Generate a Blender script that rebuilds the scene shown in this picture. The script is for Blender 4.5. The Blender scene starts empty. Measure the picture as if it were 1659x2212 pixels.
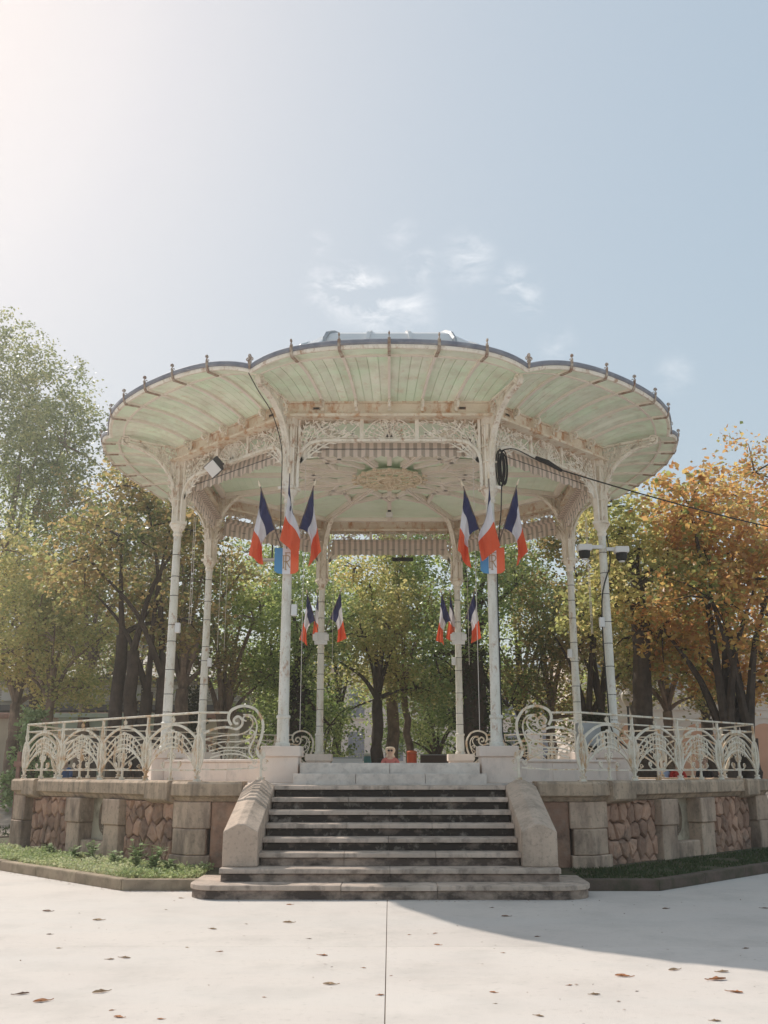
import bpy, bmesh, math, random
import numpy as np
from mathutils import Vector, Matrix, noise
random.seed(7); rng = np.random.default_rng(7)
R = math.radians; PI = math.pi; sin = math.sin; cos = math.cos
sc = bpy.context.scene
COL = sc.collection

# ------------------------------------------------------------------ camera
cam_data = bpy.data.cameras.new('camera'); cam = bpy.data.objects.new('camera', cam_data)
COL.objects.link(cam); sc.camera = cam
cam_data.sensor_fit = 'HORIZONTAL'; cam_data.sensor_width = 36.0
cam_data.lens = 2085.0 / 1659.0 * 36.0
cam_data.clip_start = 0.1; cam_data.clip_end = 2000
cam.location = (0, -20.83, 1.6)
cam.rotation_euler = (R(90 + 14.93), 0, R(0.332))

# ------------------------------------------------------------------ world, sun, exposure
SUN_EL, SUN_AZ = 42.3, -42.6            # azimuth from +Y (away from camera), negative = left
world = bpy.data.worlds.new('World'); sc.world = world; world.use_nodes = True
nt = world.node_tree; nt.nodes.clear()
def nn(t, **k):
    n = nt.nodes.new(t)
    for a, b in k.items(): setattr(n, a, b)
    return n
sky = nn('ShaderNodeTexSky', sky_type='NISHITA', sun_disc=False)
sky.sun_elevation = R(SUN_EL); sky.sun_rotation = R(SUN_AZ)
sky.air_density = 1.0; sky.dust_density = 2.2; sky.ozone_density = 1.0; sky.altitude = 20
hsv = nn('ShaderNodeHueSaturation'); hsv.inputs['Saturation'].default_value = 0.62; hsv.inputs['Hue'].default_value = .472
hsv.inputs['Value'].default_value = 1.0
# the photograph's sky is much flatter than the physical one (exposure-blended): keep its hue, compress its brightness
sep = nn('ShaderNodeSeparateColor', mode='HSV'); nt.links.new(sky.outputs[0], sep.inputs[0])
pw = nn('ShaderNodeMath', operation='POWER'); pw.inputs[1].default_value = .17; nt.links.new(sep.outputs[2], pw.inputs[0])
vm_ = nn('ShaderNodeMath', operation='MULTIPLY'); vm_.inputs[1].default_value = 2.52; nt.links.new(pw.outputs[0], vm_.inputs[0])
cmb = nn('ShaderNodeCombineColor', mode='HSV'); nt.links.new(sep.outputs[0], cmb.inputs[0]); nt.links.new(sep.outputs[1], cmb.inputs[1]); nt.links.new(vm_.outputs[0], cmb.inputs[2])
nt.links.new(cmb.outputs[0], hsv.inputs['Color'])
geo = nn('ShaderNodeNewGeometry')       # Incoming = view direction for the sky
neg = nn('ShaderNodeVectorMath', operation='SCALE'); neg.inputs['Scale'].default_value = -1.0
nt.links.new(geo.outputs['Incoming'], neg.inputs[0])
cn = nn('ShaderNodeTexNoise'); cn.inputs['Scale'].default_value = 24; cn.inputs['Detail'].default_value = 7
cn.inputs['Roughness'].default_value = .62; cn.inputs['Distortion'].default_value = .4
mp = nn('ShaderNodeMapping'); mp.inputs['Scale'].default_value = (1, 1, 2.0)
nt.links.new(neg.outputs[0], mp.inputs['Vector']); nt.links.new(mp.outputs[0], cn.inputs['Vector'])
def sky_dir(px, py):                    # direction of a point of the sky
    v = Vector(((px - 829.5) / 2085.0, (1106 - py) / 2085.0, -1.0)); v.normalize()
    return cam.rotation_euler.to_matrix() @ v
total = None
for (px, py, rad, amt) in [(760, 632, .030, 1.0), (700, 618, .022, .7), (815, 655, .030, .8), (880, 672, .028, .6), (1010, 560, .026, .55), (905, 573, .018, .55),
                           (865, 500, .018, .3), (1115, 612, .020, .6), (1140, 650, .016, .6), (1205, 744, .018, .35), (690, 525, .012, .35), (1460, 806, .020, .3)]:
    d = sky_dir(px, py)
    dist = nn('ShaderNodeVectorMath', operation='DISTANCE'); dist.inputs[1].default_value = d
    nt.links.new(neg.outputs[0], dist.inputs[0])
    mr = nn('ShaderNodeMapRange'); mr.interpolation_type = 'SMOOTHSTEP'
    mr.inputs['From Min'].default_value = rad * 1.5; mr.inputs['From Max'].default_value = 0
    mr.inputs['To Min'].default_value = 0; mr.inputs['To Max'].default_value = amt * .62
    nt.links.new(dist.outputs['Value'], mr.inputs['Value'])
    if total is None: total = mr.outputs[0]
    else:
        ad = nn('ShaderNodeMath', operation='MAXIMUM'); nt.links.new(total, ad.inputs[0]); nt.links.new(mr.outputs[0], ad.inputs[1]); total = ad.outputs[0]
cr = nn('ShaderNodeMapRange'); cr.inputs['From Min'].default_value = .44; cr.inputs['From Max'].default_value = .70
nt.links.new(cn.outputs['Fac'], cr.inputs['Value'])
mu = nn('ShaderNodeMath', operation='MULTIPLY'); nt.links.new(total, mu.inputs[0]); nt.links.new(cr.outputs[0], mu.inputs[1])
mu2 = nn('ShaderNodeMath', operation='MULTIPLY'); mu2.use_clamp = True; mu2.inputs[1].default_value = 1.0; nt.links.new(mu.outputs[0], mu2.inputs[0])
mixc = nn('ShaderNodeMix', data_type='RGBA'); mixc.inputs['B'].default_value = (7.0, 6.8, 6.7, 1)
nt.links.new(mu2.outputs[0], mixc.inputs['Factor']); nt.links.new(hsv.outputs[0], mixc.inputs['A'])
bg = nn('ShaderNodeBackground'); bg.inputs['Strength'].default_value = 0.12
nt.links.new(mixc.outputs['Result'], bg.inputs['Color'])
wo = nn('ShaderNodeOutputWorld'); nt.links.new(bg.outputs[0], wo.inputs['Surface'])

sun_data = bpy.data.lights.new('sun', 'SUN'); sun = bpy.data.objects.new('sun', sun_data); COL.objects.link(sun)
sun_data.energy = 2.45; sun_data.angle = R(0.6); sun_data.color = (1.0, 0.93, 0.84)
to_sun = Vector((sin(R(SUN_AZ)) * cos(R(SUN_EL)), cos(R(SUN_AZ)) * cos(R(SUN_EL)), sin(R(SUN_EL))))
sun.rotation_euler = to_sun.to_track_quat('Z', 'Y').to_euler()
sun.location = to_sun * 60
sc.view_settings.view_transform = 'Standard'; sc.view_settings.look = 'None'
sc.view_settings.gamma = 1.0; sc.view_settings.use_curve_mapping = False
sc.view_settings.exposure = 0.80
sc.cycles.max_bounces = 12; sc.cycles.diffuse_bounces = 8; sc.cycles.transmission_bounces = 8; sc.cycles.volume_bounces = 1

# ------------------------------------------------------------------ materials
def material(name, col, col2=None, scale=2.5, rough=.75, bump=0.0, bscale=40, stain=None, rust=None, tone=0.0, metal=0.0, trans=0.0, island=None, spec=.3, obj_coords=False):
    m = bpy.data.materials.new(name); m.use_nodes = True; t = m.node_tree; t.nodes.clear()
    def N(ty, **k):
        n = t.nodes.new(ty)
        for a, b in k.items(): setattr(n, a, b)
        return n
    out = N('ShaderNodeOutputMaterial'); p = N('ShaderNodeBsdfPrincipled')
    p.inputs['Roughness'].default_value = rough; p.inputs['Metallic'].default_value = metal
    p.inputs['Specular IOR Level'].default_value = spec
    if obj_coords: pos = N('ShaderNodeTexCoord').outputs['Object']
    else: pos = N('ShaderNodeNewGeometry').outputs['Position']
    def nz(s, detail=4, stretch=None, r=.6):
        src = pos
        if stretch:
            mpn = N('ShaderNodeMapping'); mpn.inputs['Scale'].default_value = stretch; t.links.new(pos, mpn.inputs['Vector']); src = mpn.outputs[0]
        n = N('ShaderNodeTexNoise'); n.inputs['Scale'].default_value = s; n.inputs['Detail'].default_value = detail; n.inputs['Roughness'].default_value = r
        t.links.new(src, n.inputs['Vector']); return n.outputs['Fac']
    def rng_(v, a, b, lo=0, hi=1):
        n = N('ShaderNodeMapRange'); n.inputs['From Min'].default_value = a; n.inputs['From Max'].default_value = b
        n.inputs['To Min'].default_value = lo; n.inputs['To Max'].default_value = hi; t.links.new(v, n.inputs['Value']); return n.outputs[0]
    def mix(f, a, b):
        n = N('ShaderNodeMix', data_type='RGBA')
        if isinstance(f, float): n.inputs['Factor'].default_value = f
        else: t.links.new(f, n.inputs['Factor'])
        for s, v in (('A', a), ('B', b)):
            if isinstance(v, tuple): n.inputs[s].default_value = (*v, 1)
            else: t.links.new(v, n.inputs[s])
        return n.outputs['Result']
    c = col
    if col2: c = mix(rng_(nz(scale), .35, .65), col, col2)
    if stain:
        for (scol, s, lo, hi, stretch, amt) in stain:
            c = mix(rng_(nz(s, 6, stretch, .65), lo - .05, hi - .07, 0, amt), c, scol)
    if rust:
        scol, s, lo, hi, amt = rust
        c = mix(rng_(nz(s, 6, (1, 1, .5), .7), lo - .06, hi - .07, 0, amt), c, scol)
    if island:
        g = N('ShaderNodeNewGeometry')
        rp = N('ShaderNodeValToRGB'); e = rp.color_ramp.elements
        e[0].position = 0; e[0].color = (*island[0], 1); e[1].position = 1; e[1].color = (*island[-1], 1)
        for i, cc in enumerate(island[1:-1]):
            x = e.new((i + 1) / (len(island) - 1)); x.color = (*cc, 1)
        a = N('ShaderNodeMath', operation='MULTIPLY_ADD'); a.inputs[1].default_value = .55
        t.links.new(g.outputs['Random Per Island'], a.inputs[0])
        t.links.new(rng_(nz(.55, 2), .3, .7, -.05, .5), a.inputs[2]); t.links.new(a.outputs[0], rp.inputs[0]); c = rp.outputs[0]
    if tone:
        oi = N('ShaderNodeObjectInfo'); hs = N('ShaderNodeHueSaturation')
        t.links.new(rng_(oi.outputs['Random'], 0, 1, 1 - tone, 1 + tone), hs.inputs['Value'])
        if isinstance(c, tuple): hs.inputs['Color'].default_value = (*c, 1)
        else: t.links.new(c, hs.inputs['Color'])
        c = hs.outputs[0]
    if isinstance(c, tuple): p.inputs['Base Color'].default_value = (*c, 1)
    else: t.links.new(c, p.inputs['Base Color'])
    if bump:
        b = N('ShaderNodeBump'); b.inputs['Strength'].default_value = bump; b.inputs['Distance'].default_value = .02
        t.links.new(nz(bscale, 5), b.inputs['Height']); t.links.new(b.outputs[0], p.inputs['Normal'])
    sh = p.outputs[0]
    if trans:
        tr = N('ShaderNodeBsdfTranslucent')
        if isinstance(c, tuple): tr.inputs['Color'].default_value = (*c, 1)
        else: t.links.new(c, tr.inputs['Color'])
        ms = N('ShaderNodeMixShader'); ms.inputs[0].default_value = trans
        t.links.new(sh, ms.inputs[1]); t.links.new(tr.outputs[0], ms.inputs[2]); sh = ms.outputs[0]
    t.links.new(sh, out.inputs['Surface'])
    return m
RUST = (.36, .16, .06)
IRON = material('cream_ironwork', (0.792, 0.726, 0.616), (0.880, 0.814, 0.726), 3, .6, .3, 30, stain=[((.44, .35, .25), 5, .55, .80, (1, 1, .3), .6), ((.26, .22, .17), 16, .63, .82, None, .45)], rust=(RUST, 7, .60, .74, .75))
RIBM = material('clean_rib_paint', (.78, .70, .62), (.84, .77, .70), 2, .6, .1, 30, stain=[((.60, .50, .40), 5, .58, .85, None, .35)])
BEAM = material('stained_beam', (0.762, 0.661, 0.526), (0.829, 0.750, 0.638), 2, .6, .2, 25, stain=[((.56, .40, .26), 1.6, .52, .82, (1, 1, 2), .55)], rust=((.50, .22, .08), 6, .56, .72, .85))
GREEN = material('pale_green_boards', (0.732, 0.861, 0.673), (0.850, 0.880, 0.755), 1.3, .7, .1, 30, stain=[((.56, .50, .40), 3, .5, .8, None, .55), ((.62, .42, .28), 5, .62, .8, None, .4)], tone=.07)
PALE = material('pale_ceiling', (0.724, 0.851, 0.667), (0.805, 0.880, 0.736), .8, .7, .1, 30, stain=[((.5, .47, .38), 2, .55, .9, None, .4)])
SHAFT = material('column_paint', (.70, .68, .60), (.77, .74, .68), 2, .55, .15, 40, stain=[((.42, .36, .28), 7, .54, .8, (1, 1, .2), .55), ((.30, .26, .2), 24, .6, .8, None, .4)], rust=(RUST, 9, .63, .76, .7))
RAILM = material('rail_paint', (.70, .64, .52), (.78, .71, .60), 3, .55, .1, 40, stain=[((.38, .34, .26), 9, .55, .78, None, .55)], rust=((.50, .27, .10), 6, .57, .70, .8))
ROSE = material('rosette_iron', (0.734, 0.604, 0.443), (0.860, 0.752, 0.601), 6, .6, rust=(RUST, 14, .6, .75, .7))
ZINC = material('zinc_edge', (0.180, 0.188, 0.225), (0.300, 0.300, 0.330), 4, .55, .1, 20, metal=.2)
ZROOF = material('zinc_roof', (.33, .35, .37), (.42, .43, .44), 2, .5, .1, 20, metal=.3)
RUSTY = material('rusty_iron', (.50, .43, .35), (.26, .15, .10), 14, .8)
COPE = material('coping_granite', (0.562, 0.419, 0.299), (0.402, 0.300, 0.215), 1.6, .85, .5, 60, stain=[((.12, .10, .08), 4.5, .50, .75, (1.6, 1.6, .25), .65), ((.10, .09, .075), 14, .58, .75, None, .5)], tone=.06)
BLOCK = material('grey_granite', (0.605, 0.450, 0.333), (0.451, 0.324, 0.242), 1.4, .85, .5, 60, stain=[((.12, .085, .07), 2.6, .5, .72, (1.2, 1.2, .4), .75), ((.16, .14, .11), 14, .58, .75, None, .5)], tone=.08)
CHEEK = material('cheek_granite', (0.628, 0.492, 0.387), (0.503, 0.387, 0.303), 2, .85, .7, 45, stain=[((.16, .13, .10), 3, .52, .8, (1, 1, .5), .6), ((.14, .12, .10), 20, .58, .78, None, .45)])
RUBBLE = material('pink_rubble', (0.467, 0.284, 0.197), (0.340, 0.200, 0.142), 2.2, .9, 1.0, 16, stain=[((.10, .08, .065), 2.6, .56, .78, None, .7), ((.42, .32, .25), 9, .55, .8, None, .5)], tone=.3)
PANEL = material('carved_panel_stone', (.50, .44, .33), (.40, .34, .25), 2, .85, .4, 50, stain=[((.10, .08, .06), 3, .52, .75, None, .7)])
RELIEF = material('relief_stone', (.26, .19, .13), (.18, .13, .10), 4, .9)
MORTAR = material('dark_mortar', (.06, .05, .045), (.13, .10, .08), 5, .95, .5, 30)
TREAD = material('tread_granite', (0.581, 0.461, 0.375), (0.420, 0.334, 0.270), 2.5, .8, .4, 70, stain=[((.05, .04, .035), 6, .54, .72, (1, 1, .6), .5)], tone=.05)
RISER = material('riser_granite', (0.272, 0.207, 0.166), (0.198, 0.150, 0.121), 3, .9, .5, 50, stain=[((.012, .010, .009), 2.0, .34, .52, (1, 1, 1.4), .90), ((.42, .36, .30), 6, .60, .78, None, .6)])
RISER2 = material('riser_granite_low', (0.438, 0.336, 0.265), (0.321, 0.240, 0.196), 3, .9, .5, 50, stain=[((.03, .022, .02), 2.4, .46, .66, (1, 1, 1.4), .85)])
WHITE = material('white_stone', (0.741, 0.625, 0.549), (0.808, 0.701, 0.623), 1.6, .8, .25, 60, stain=[((.30, .27, .24), 4, .58, .85, (1, 1, .6), .5)], tone=.04)
MARBLE = material('grey_marble', (0.610, 0.535, 0.474), (0.727, 0.654, 0.585), 4, .7, .2, 60, stain=[((.22, .20, .19), 9, .52, .75, None, .35)], tone=.05)
PAVE = material('plaza_concrete', (0.589, 0.526, 0.478), (0.627, 0.565, 0.511), .5, .8, .25, 90, stain=[((.43, .39, .35), 1.1, .52, .75, None, .5), ((.36, .32, .28), 14, .62, .78, None, .4), ((.30, .25, .21), 60, .70, .8, None, .5), ((.60, .56, .52), .35, .5, .7, (.3, 2.0, 1), .5)], tone=.035)
JOINT = material('joint_filler', (.16, .13, .11), (.26, .20, .15), 6, .95)
GRAVEL = material('gravel_ground', (.46, .38, .32), (.36, .30, .25), .8, .95, .6, 30, stain=[((.22, .16, .10), 3, .5, .8, None, .6)])
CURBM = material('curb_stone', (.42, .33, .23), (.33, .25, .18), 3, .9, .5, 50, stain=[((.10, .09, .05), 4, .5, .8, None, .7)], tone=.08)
CURBD = material('curb_stone_dark', (.16, .11, .09), (.11, .085, .065), 3, .9, .5, 50, stain=[((.05, .055, .03), 4, .45, .7, None, .7)], tone=.08)  # darker kerb tone with blotches, for the right, side and rear runs
SOIL = material('bed_soil', (.10, .085, .05), (.07, .075, .035), 4, .95, .8, 30)
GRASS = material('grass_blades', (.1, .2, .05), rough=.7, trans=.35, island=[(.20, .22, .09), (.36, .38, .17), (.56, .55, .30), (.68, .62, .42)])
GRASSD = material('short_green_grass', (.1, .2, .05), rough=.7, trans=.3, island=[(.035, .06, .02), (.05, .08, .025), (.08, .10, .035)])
WEED = material('weed_leaves', (.1, .2, .05), rough=.6, trans=.35, island=[(.18, .27, .10), (.28, .38, .16), (.42, .48, .26)])
BARK = material('bark', (.055, .040, .032), (.09, .068, .052), 5, .95, 1.0, 14, stain=[((.03, .022, .018), 3, .5, .7, (1, 1, .3), .7)])
BARKL = material('pale_bark', (0.312, 0.228, 0.168), (0.180, 0.126, 0.096), 4, .95, 1.0, 14, stain=[((.05, .04, .03), 3, .5, .7, (1, 1, .3), .7)])
IVY = material('ivy_leaves', (.1, .2, .05), rough=.55, trans=.25, island=[(.02, .035, .012), (.035, .055, .02), (.06, .085, .03)])
BLACK = material('black_rubber', (.02, .02, .02), rough=.6)
WPLAST = material('white_plastic', (.72, .71, .70), rough=.45)
DARKG = material('dark_metal', (.06, .06, .065), rough=.5)
BLUE = material('flag_navy', (.04, .045, .12), (.05, .055, .14), 4, .8, trans=.2)
FWHITE = material('flag_white', (.78, .76, .80), rough=.8, trans=.3)
FRED = material('flag_red', (0.827, 0.150, 0.063), (0.763, 0.128, 0.056), 4, .8, trans=.3)
PBLUE = material('plaque_blue', (.09, .28, .52), rough=.4)
PWHITE = material('plaque_white', (.74, .72, .72), rough=.4)
PRED = material('plaque_red', (0.800, 0.144, 0.055), rough=.4)
GOLD = material('monogram_gold', (.42, .28, .16), rough=.5)
WOODP = material('flag_pole_wood', (.16, .12, .10), rough=.5)
GLASS = material('skylight_glass', (.30, .40, .48), (.42, .50, .56), 3, .15, spec=.6)
SALMON = material('salmon_wall', (.60, .33, .22), (.66, .38, .26), 1, .9, .1)
CREAMW = material('cream_wall', (.66, .58, .52), (.70, .63, .57), .7, .9, .1)
LEFTW = material('ochre_wall', (.42, .35, .27), (.50, .43, .34), 1, .9, .2, 10)
TILE = material('clay_tile', (.36, .20, .15), (.26, .15, .12), 5, .9, .3)

# ------------------------------------------------------------------ mesh helpers
class MB:
    def __init__(s): s.v = []; s.f = []; s.m = []; s.mi = 0
    def add(s, vs, fs):
        b = len(s.v); s.v += [tuple(v) for v in vs]; s.f += [tuple(b + i for i in f) for f in fs]; s.m += [s.mi] * len(fs); return s
    def box(s, x0, x1, y0, y1, z0, z1):
        return s.add([(x0, y0, z0), (x1, y0, z0), (x1, y1, z0), (x0, y1, z0), (x0, y0, z1), (x1, y0, z1), (x1, y1, z1), (x0, y1, z1)],
                     [(3, 2, 1, 0), (4, 5, 6, 7), (0, 1, 5, 4), (1, 2, 6, 5), (2, 3, 7, 6), (3, 0, 4, 7)])
    def prism(s, poly, z0, z1, shrink=None):
        n = len(poly); top = shrink or poly
        return s.add([(p[0], p[1], z0) for p in poly] + [(p[0], p[1], z1) for p in top],
                     [tuple(range(n - 1, -1, -1)), tuple(range(n, 2 * n))] + [(i, (i + 1) % n, n + (i + 1) % n, n + i) for i in range(n)])
    def loft(s, rings, closed=True, caps=True):
        n = len(rings[0]); vs = [v for r in rings for v in r]; fs = []
        for k in range(len(rings) - 1):
            for i in range(n if closed else n - 1):
                j = (i + 1) % n; fs.append((k * n + i, k * n + j, (k + 1) * n + j, (k + 1) * n + i))
        if caps and closed: fs += [tuple(range(n - 1, -1, -1)), tuple(range((len(rings) - 1) * n, len(rings) * n))]
        return s.add(vs, fs)
    def tube(s, pts, r, n=6):
        P = [Vector(p) for p in pts]; rr = r if isinstance(r, (list, tuple)) else [r] * len(P); rings = []
        up = Vector((0.13, .21, 1)).normalized()
        for i, p in enumerate(P):
            t = (P[min(i + 1, len(P) - 1)] - P[max(i - 1, 0)])
            if t.length < 1e-9: t = Vector((0, 0, 1))
            t.normalize(); a = t.cross(up)
            if a.length < .2: a = t.cross(Vector((1, .1, 0)))
            a.normalize(); b = t.cross(a)
            if i and a.dot(pa) < 0: a = -a; b = -b
            pa = a
            rings.append([p + (a * cos(2 * PI * k / n) + b * sin(2 * PI * k / n)) * rr[i] for k in range(n)])
        return s.loft(rings)
    def strip(s, pts, w, nrm, d):           # rectangular section: width w in the plane, depth d along the plane normal
        P = [Vector(p) for p in pts]; N = Vector(nrm).normalized(); L = len(P)
        ww = w if isinstance(w, (list, tuple)) else [w] * L; rings = []
        for i, p in enumerate(P):
            t = (P[min(i + 1, L - 1)] - P[max(i - 1, 0)]); t.normalize(); a = N.cross(t).normalized() * ww[i] * .5
            rings.append([p + a + N * d / 2, p + a - N * d / 2, p - a - N * d / 2, p - a + N * d / 2])
        return s.loft(rings)
    def lathe(s, prof, n=20, c=(0, 0)):
        return s.loft([[(c[0] + r * cos(2 * PI * k / n), c[1] + r * sin(2 * PI * k / n), z) for k in range(n)] for r, z in prof])
    def xf(s, M): s.v = [tuple(M @ Vector(v)) for v in s.v]; return s
    def mesh(s, name, mats, smooth=False):
        me = bpy.data.meshes.new(name); me.from_pydata(s.v, [], s.f)
        for m in (mats if isinstance(mats, (list, tuple)) else [mats]): me.materials.append(m)
        if isinstance(mats, (list, tuple)): me.polygons.foreach_set('material_index', s.m)
        if smooth: me.polygons.foreach_set('use_smooth', [True] * len(me.polygons)); me.set_sharp_from_angle(angle=R(40))
        me.update(); return me
    def build(s, name, mats, parent=None, smooth=False, bevel=0, seg=1):
        me = s.mesh(name, mats, smooth)
        if bevel: bevel_mesh(me, bevel, seg)
        return link(name, me, parent)
def bevel_mesh(me, w, seg=1):
    bm = bmesh.new(); bm.from_mesh(me)
    bmesh.ops.recalc_face_normals(bm, faces=bm.faces)
    bmesh.ops.bevel(bm, geom=[e for e in bm.edges if len(e.link_faces) == 2 and e.calc_face_angle(0) > .35], offset=w, segments=seg, affect='EDGES', profile=.6, clamp_overlap=True)
    bm.to_mesh(me); bm.free()
def link(name, me, parent=None):
    o = bpy.data.objects.new(name, me); COL.objects.link(o)
    if parent: o.parent = parent
    return o
def tag(o, label=None, cat=None, group=None, kind=None):
    if label: o['label'] = label
    if cat: o['category'] = cat
    if group: o['group'] = group
    if kind: o['kind'] = kind
    return o
def thing(name, label, cat, loc=(0, 0, 0), rz=0, group=None):
    o = bpy.data.objects.new(name, None); o.empty_display_size = .2; COL.objects.link(o); o.location = loc; o.rotation_euler = (0, 0, rz)
    return tag(o, label, cat, group)
KIDS = {}
def dup(o, parent=None, rz=None, M=None):
    c = o.copy(); COL.objects.link(c)
    if parent is not None: c.parent = parent
    if rz is not None: c.rotation_euler = (0, 0, rz)
    if M is not None: c.matrix_local = M
    for ch in list(o.children): dup(ch, c)
    return c
def spiral(cx, cy, r0, r1, a0, turns, n=20):
    return [(cx + (r0 + (r1 - r0) * i / n) * cos(a0 + 2 * PI * turns * i / n), cy + (r0 + (r1 - r0) * i / n) * sin(a0 + 2 * PI * turns * i / n)) for i in range(n + 1)]
def bez(a, b, c, n=8):
    return [tuple((1 - t) ** 2 * a[k] + 2 * t * (1 - t) * b[k] + t * t * c[k] for k in range(len(a))) for t in [i / n for i in range(n + 1)]]
def smooth_path(pts, n=5):
    out = []
    P = [Vector(p) for p in pts]
    for i in range(len(P) - 1):
        p0 = P[max(i - 1, 0)]; p1 = P[i]; p2 = P[i + 1]; p3 = P[min(i + 2, len(P) - 1)]
        for k in range(n):
            t = k / n
            out.append(.5 * ((2 * p1) + (-p0 + p2) * t + (2 * p0 - 5 * p1 + 4 * p2 - p3) * t * t + (-p0 + 3 * p1 - 3 * p2 + p3) * t ** 3))
    out.append(P[-1]); return [tuple(v) for v in out]
def GX(px, z): return (px - 842.0) / 2158.0 * z          # x of a photo column at distance z, used to note down positions
CY = -20.83
VEIL_DENSITY = .0015  # density of the added volume that imitates lens glare
def ground_h(y):
    if y < 2.5: return 0.0
    if y < 10: t = (y - 2.5) / 7.5; return .65 * t * t * (3 - 2 * t)
    return min(1.0, .65 + (y - 10) * .035)
# ------------------------------------------------------------------ ground
mb = MB(); ys = [-60, -30, -10, 2.5] + [2.5 + i * .75 for i in range(1, 11)] + [15, 20, 30, 60, 150, 900]; xs = [-900, -60, -20, 20, 60, 900]
mb.add([(x, y, ground_h(y) - .012) for y in ys for x in xs], [(j * 6 + i, j * 6 + i + 1, (j + 1) * 6 + i + 1, (j + 1) * 6 + i) for j in range(len(ys) - 1) for i in range(5)])
tag(mb.build('ground', GRAVEL, smooth=True), 'beige gravel park ground rising gently behind the bandstand', kind='structure')
pav = thing('plaza_paving', 'pale concrete plaza paving with thin joints in front of the steps', None)
tag(pav, 'pale concrete plaza paving with thin joints in front of the steps', kind='structure')
MB().box(-30, 30, -34, 2.0, -.010, -.002).build('joint_bed', JOINT, pav)
xj = [-30, -16, -8.035, -.035, 7.965, 16, 30]; yj = [-34, -26.5, -18.8, -11.1, -3.4, 2.0]
for i in range(6):
    for j in range(5):
        g = .004
        o = MB().box(xj[i] + g, xj[i + 1] - g, yj[j] + (.001 if 1 else g), yj[j + 1] - .001 if j != 2 else yj[j + 1] - .0025, -.008, .006).build('slab', PAVE, pav)

# ------------------------------------------------------------------ bandstand terrace: octagonal wall with coping
TC = (3.1, -5.5); TE = (7.45, -1.15)               # corners of the coping, right front
OUT = [(TC[0], TC[1]), (TE[0], TE[1]), (TE[0], -TE[1]), (TC[0], -TC[1]), (-TC[0], -TC[1]), (-TE[0], -TE[1]), (-TE[0], TE[1]), (-TC[0], TC[1])]
def offset(poly, d):
    n = len(poly); res = []
    for i in range(n):
        a, b, c = Vector(poly[i - 1]), Vector(poly[i]), Vector(poly[(i + 1) % n])
        e1 = (b - a).normalized(); e2 = (c - b).normalized(); n1 = Vector((e1.y, -e1.x)); n2 = Vector((e2.y, -e2.x))
        m = (n1 + n2); m = m / (m.dot(n1)); res.append(tuple(b - m * d))
    return res
terr = thing('terrace_wall', 'stone terrace wall with granite coping, pink rubble panels and niches round the bandstand', 'terrace wall')
inn = offset(OUT, .35)
core = MB().prism(offset(OUT, .30), .0, 1.17); core.build('wall_core', MORTAR, terr)
MB().prism(offset(OUT, .42), 1.17, 1.385).build('terrace_floor', MARBLE, terr)
# coping and moulding, built along each edge as mitred stones
def edge_pt(i, s, d):                              # point on edge i (front corner to next), s metres from its start, d outward from coping edge
    a = Vector(OUT[i]); b = Vector(OUT[(i + 1) % 8]); e = (b - a).normalized(); nrm = Vector((e.y, -e.x)); return a + e * s + nrm * d
def edge_len(i): return (Vector(OUT[(i + 1) % 8]) - Vector(OUT[i])).length
GAP = 2.26                                          # half opening of the stairs
def coping_piece(i, s0, s1, m0, m1, key=False):
    L = edge_len(i)
    k = math.tan(R(22.5))
    def prof(dep, z): return dep, z
    # section: outer lip to inner edge
    sec = [(-.11, 1.12), (-.06, 1.185), (0, 1.21), (0, 1.385), (-.035, 1.42), (-.60, 1.42), (-.60, 1.12)]
    if key: sec = [(-.11, 1.08), (.03, 1.12), (.06, 1.15), (.06, 1.40), (.03, 1.43), (-.60, 1.43), (-.60, 1.08)]
    rings = []
    for s, m in ((s0, m0), (s1, m1)):
        ring = []
        for d, z in sec:
            ss = s + (d * k if m == 1 else (-d * k if m == -1 else 0))
            p = edge_pt(i, ss, d); ring.append((p.x, p.y, z))
        rings.append(ring)
    mb = MB().loft(rings)
    return mb.build('coping_stone', COPE, terr, bevel=.006)
def edge_range(i, ranges):
    for s0, s1, m0, m1, key in ranges: coping_piece(i, s0 + (.003 if not m0 else 0), s1 - (.003 if not m1 else 0), m0, m1, key)
k1, k2 = .33 * 1.414, .80 * 1.414; e1, e2 = 3.576 * 1.414, 3.935 * 1.414
LD = edge_len(0)
edge_range(0, [(0, k1, -1, 0, False), (k1, k2, 0, 0, True), (k2, 2.9, 0, 0, False), (2.9, e1, 0, 0, False), (e1, e2, 0, 0, True), (e2, LD, 0, 1, False)])
edge_range(6, [(LD - k1, LD, 0, 1, False), (LD - k2, LD - k1, 0, 0, True), (2.9, LD - k2, 0, 0, False), (LD - e1, 2.9, 0, 0, False), (LD - e2, LD - e1, 0, 0, True), (0, LD - e2, -1, 0, False)])
edge_range(1, [(0, 1.15, -1, 0, False), (1.15, 2.3, 0, 1, False)])
edge_range(5, [(0, 1.15, -1, 0, False), (1.15, 2.3, 0, 1, False)])
edge_range(2, [(0, 2.0, -1, 0, False), (2.0, 4.0, 0, 0, False), (4.0, LD, 0, 1, False)])
edge_range(4, [(0, 2.0, -1, 0, False), (2.0, 4.0, 0, 0, False), (4.0, LD, 0, 1, False)])
edge_range(3, [(0, 6.2 - 5.35, -1, 0, False), (5.35, 6.2, 0, 1, False)])
edge_range(7, [(0, 6.2 - 5.36, -1, 0, False), (5.36, 6.2, 0, 1, False)])

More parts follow.
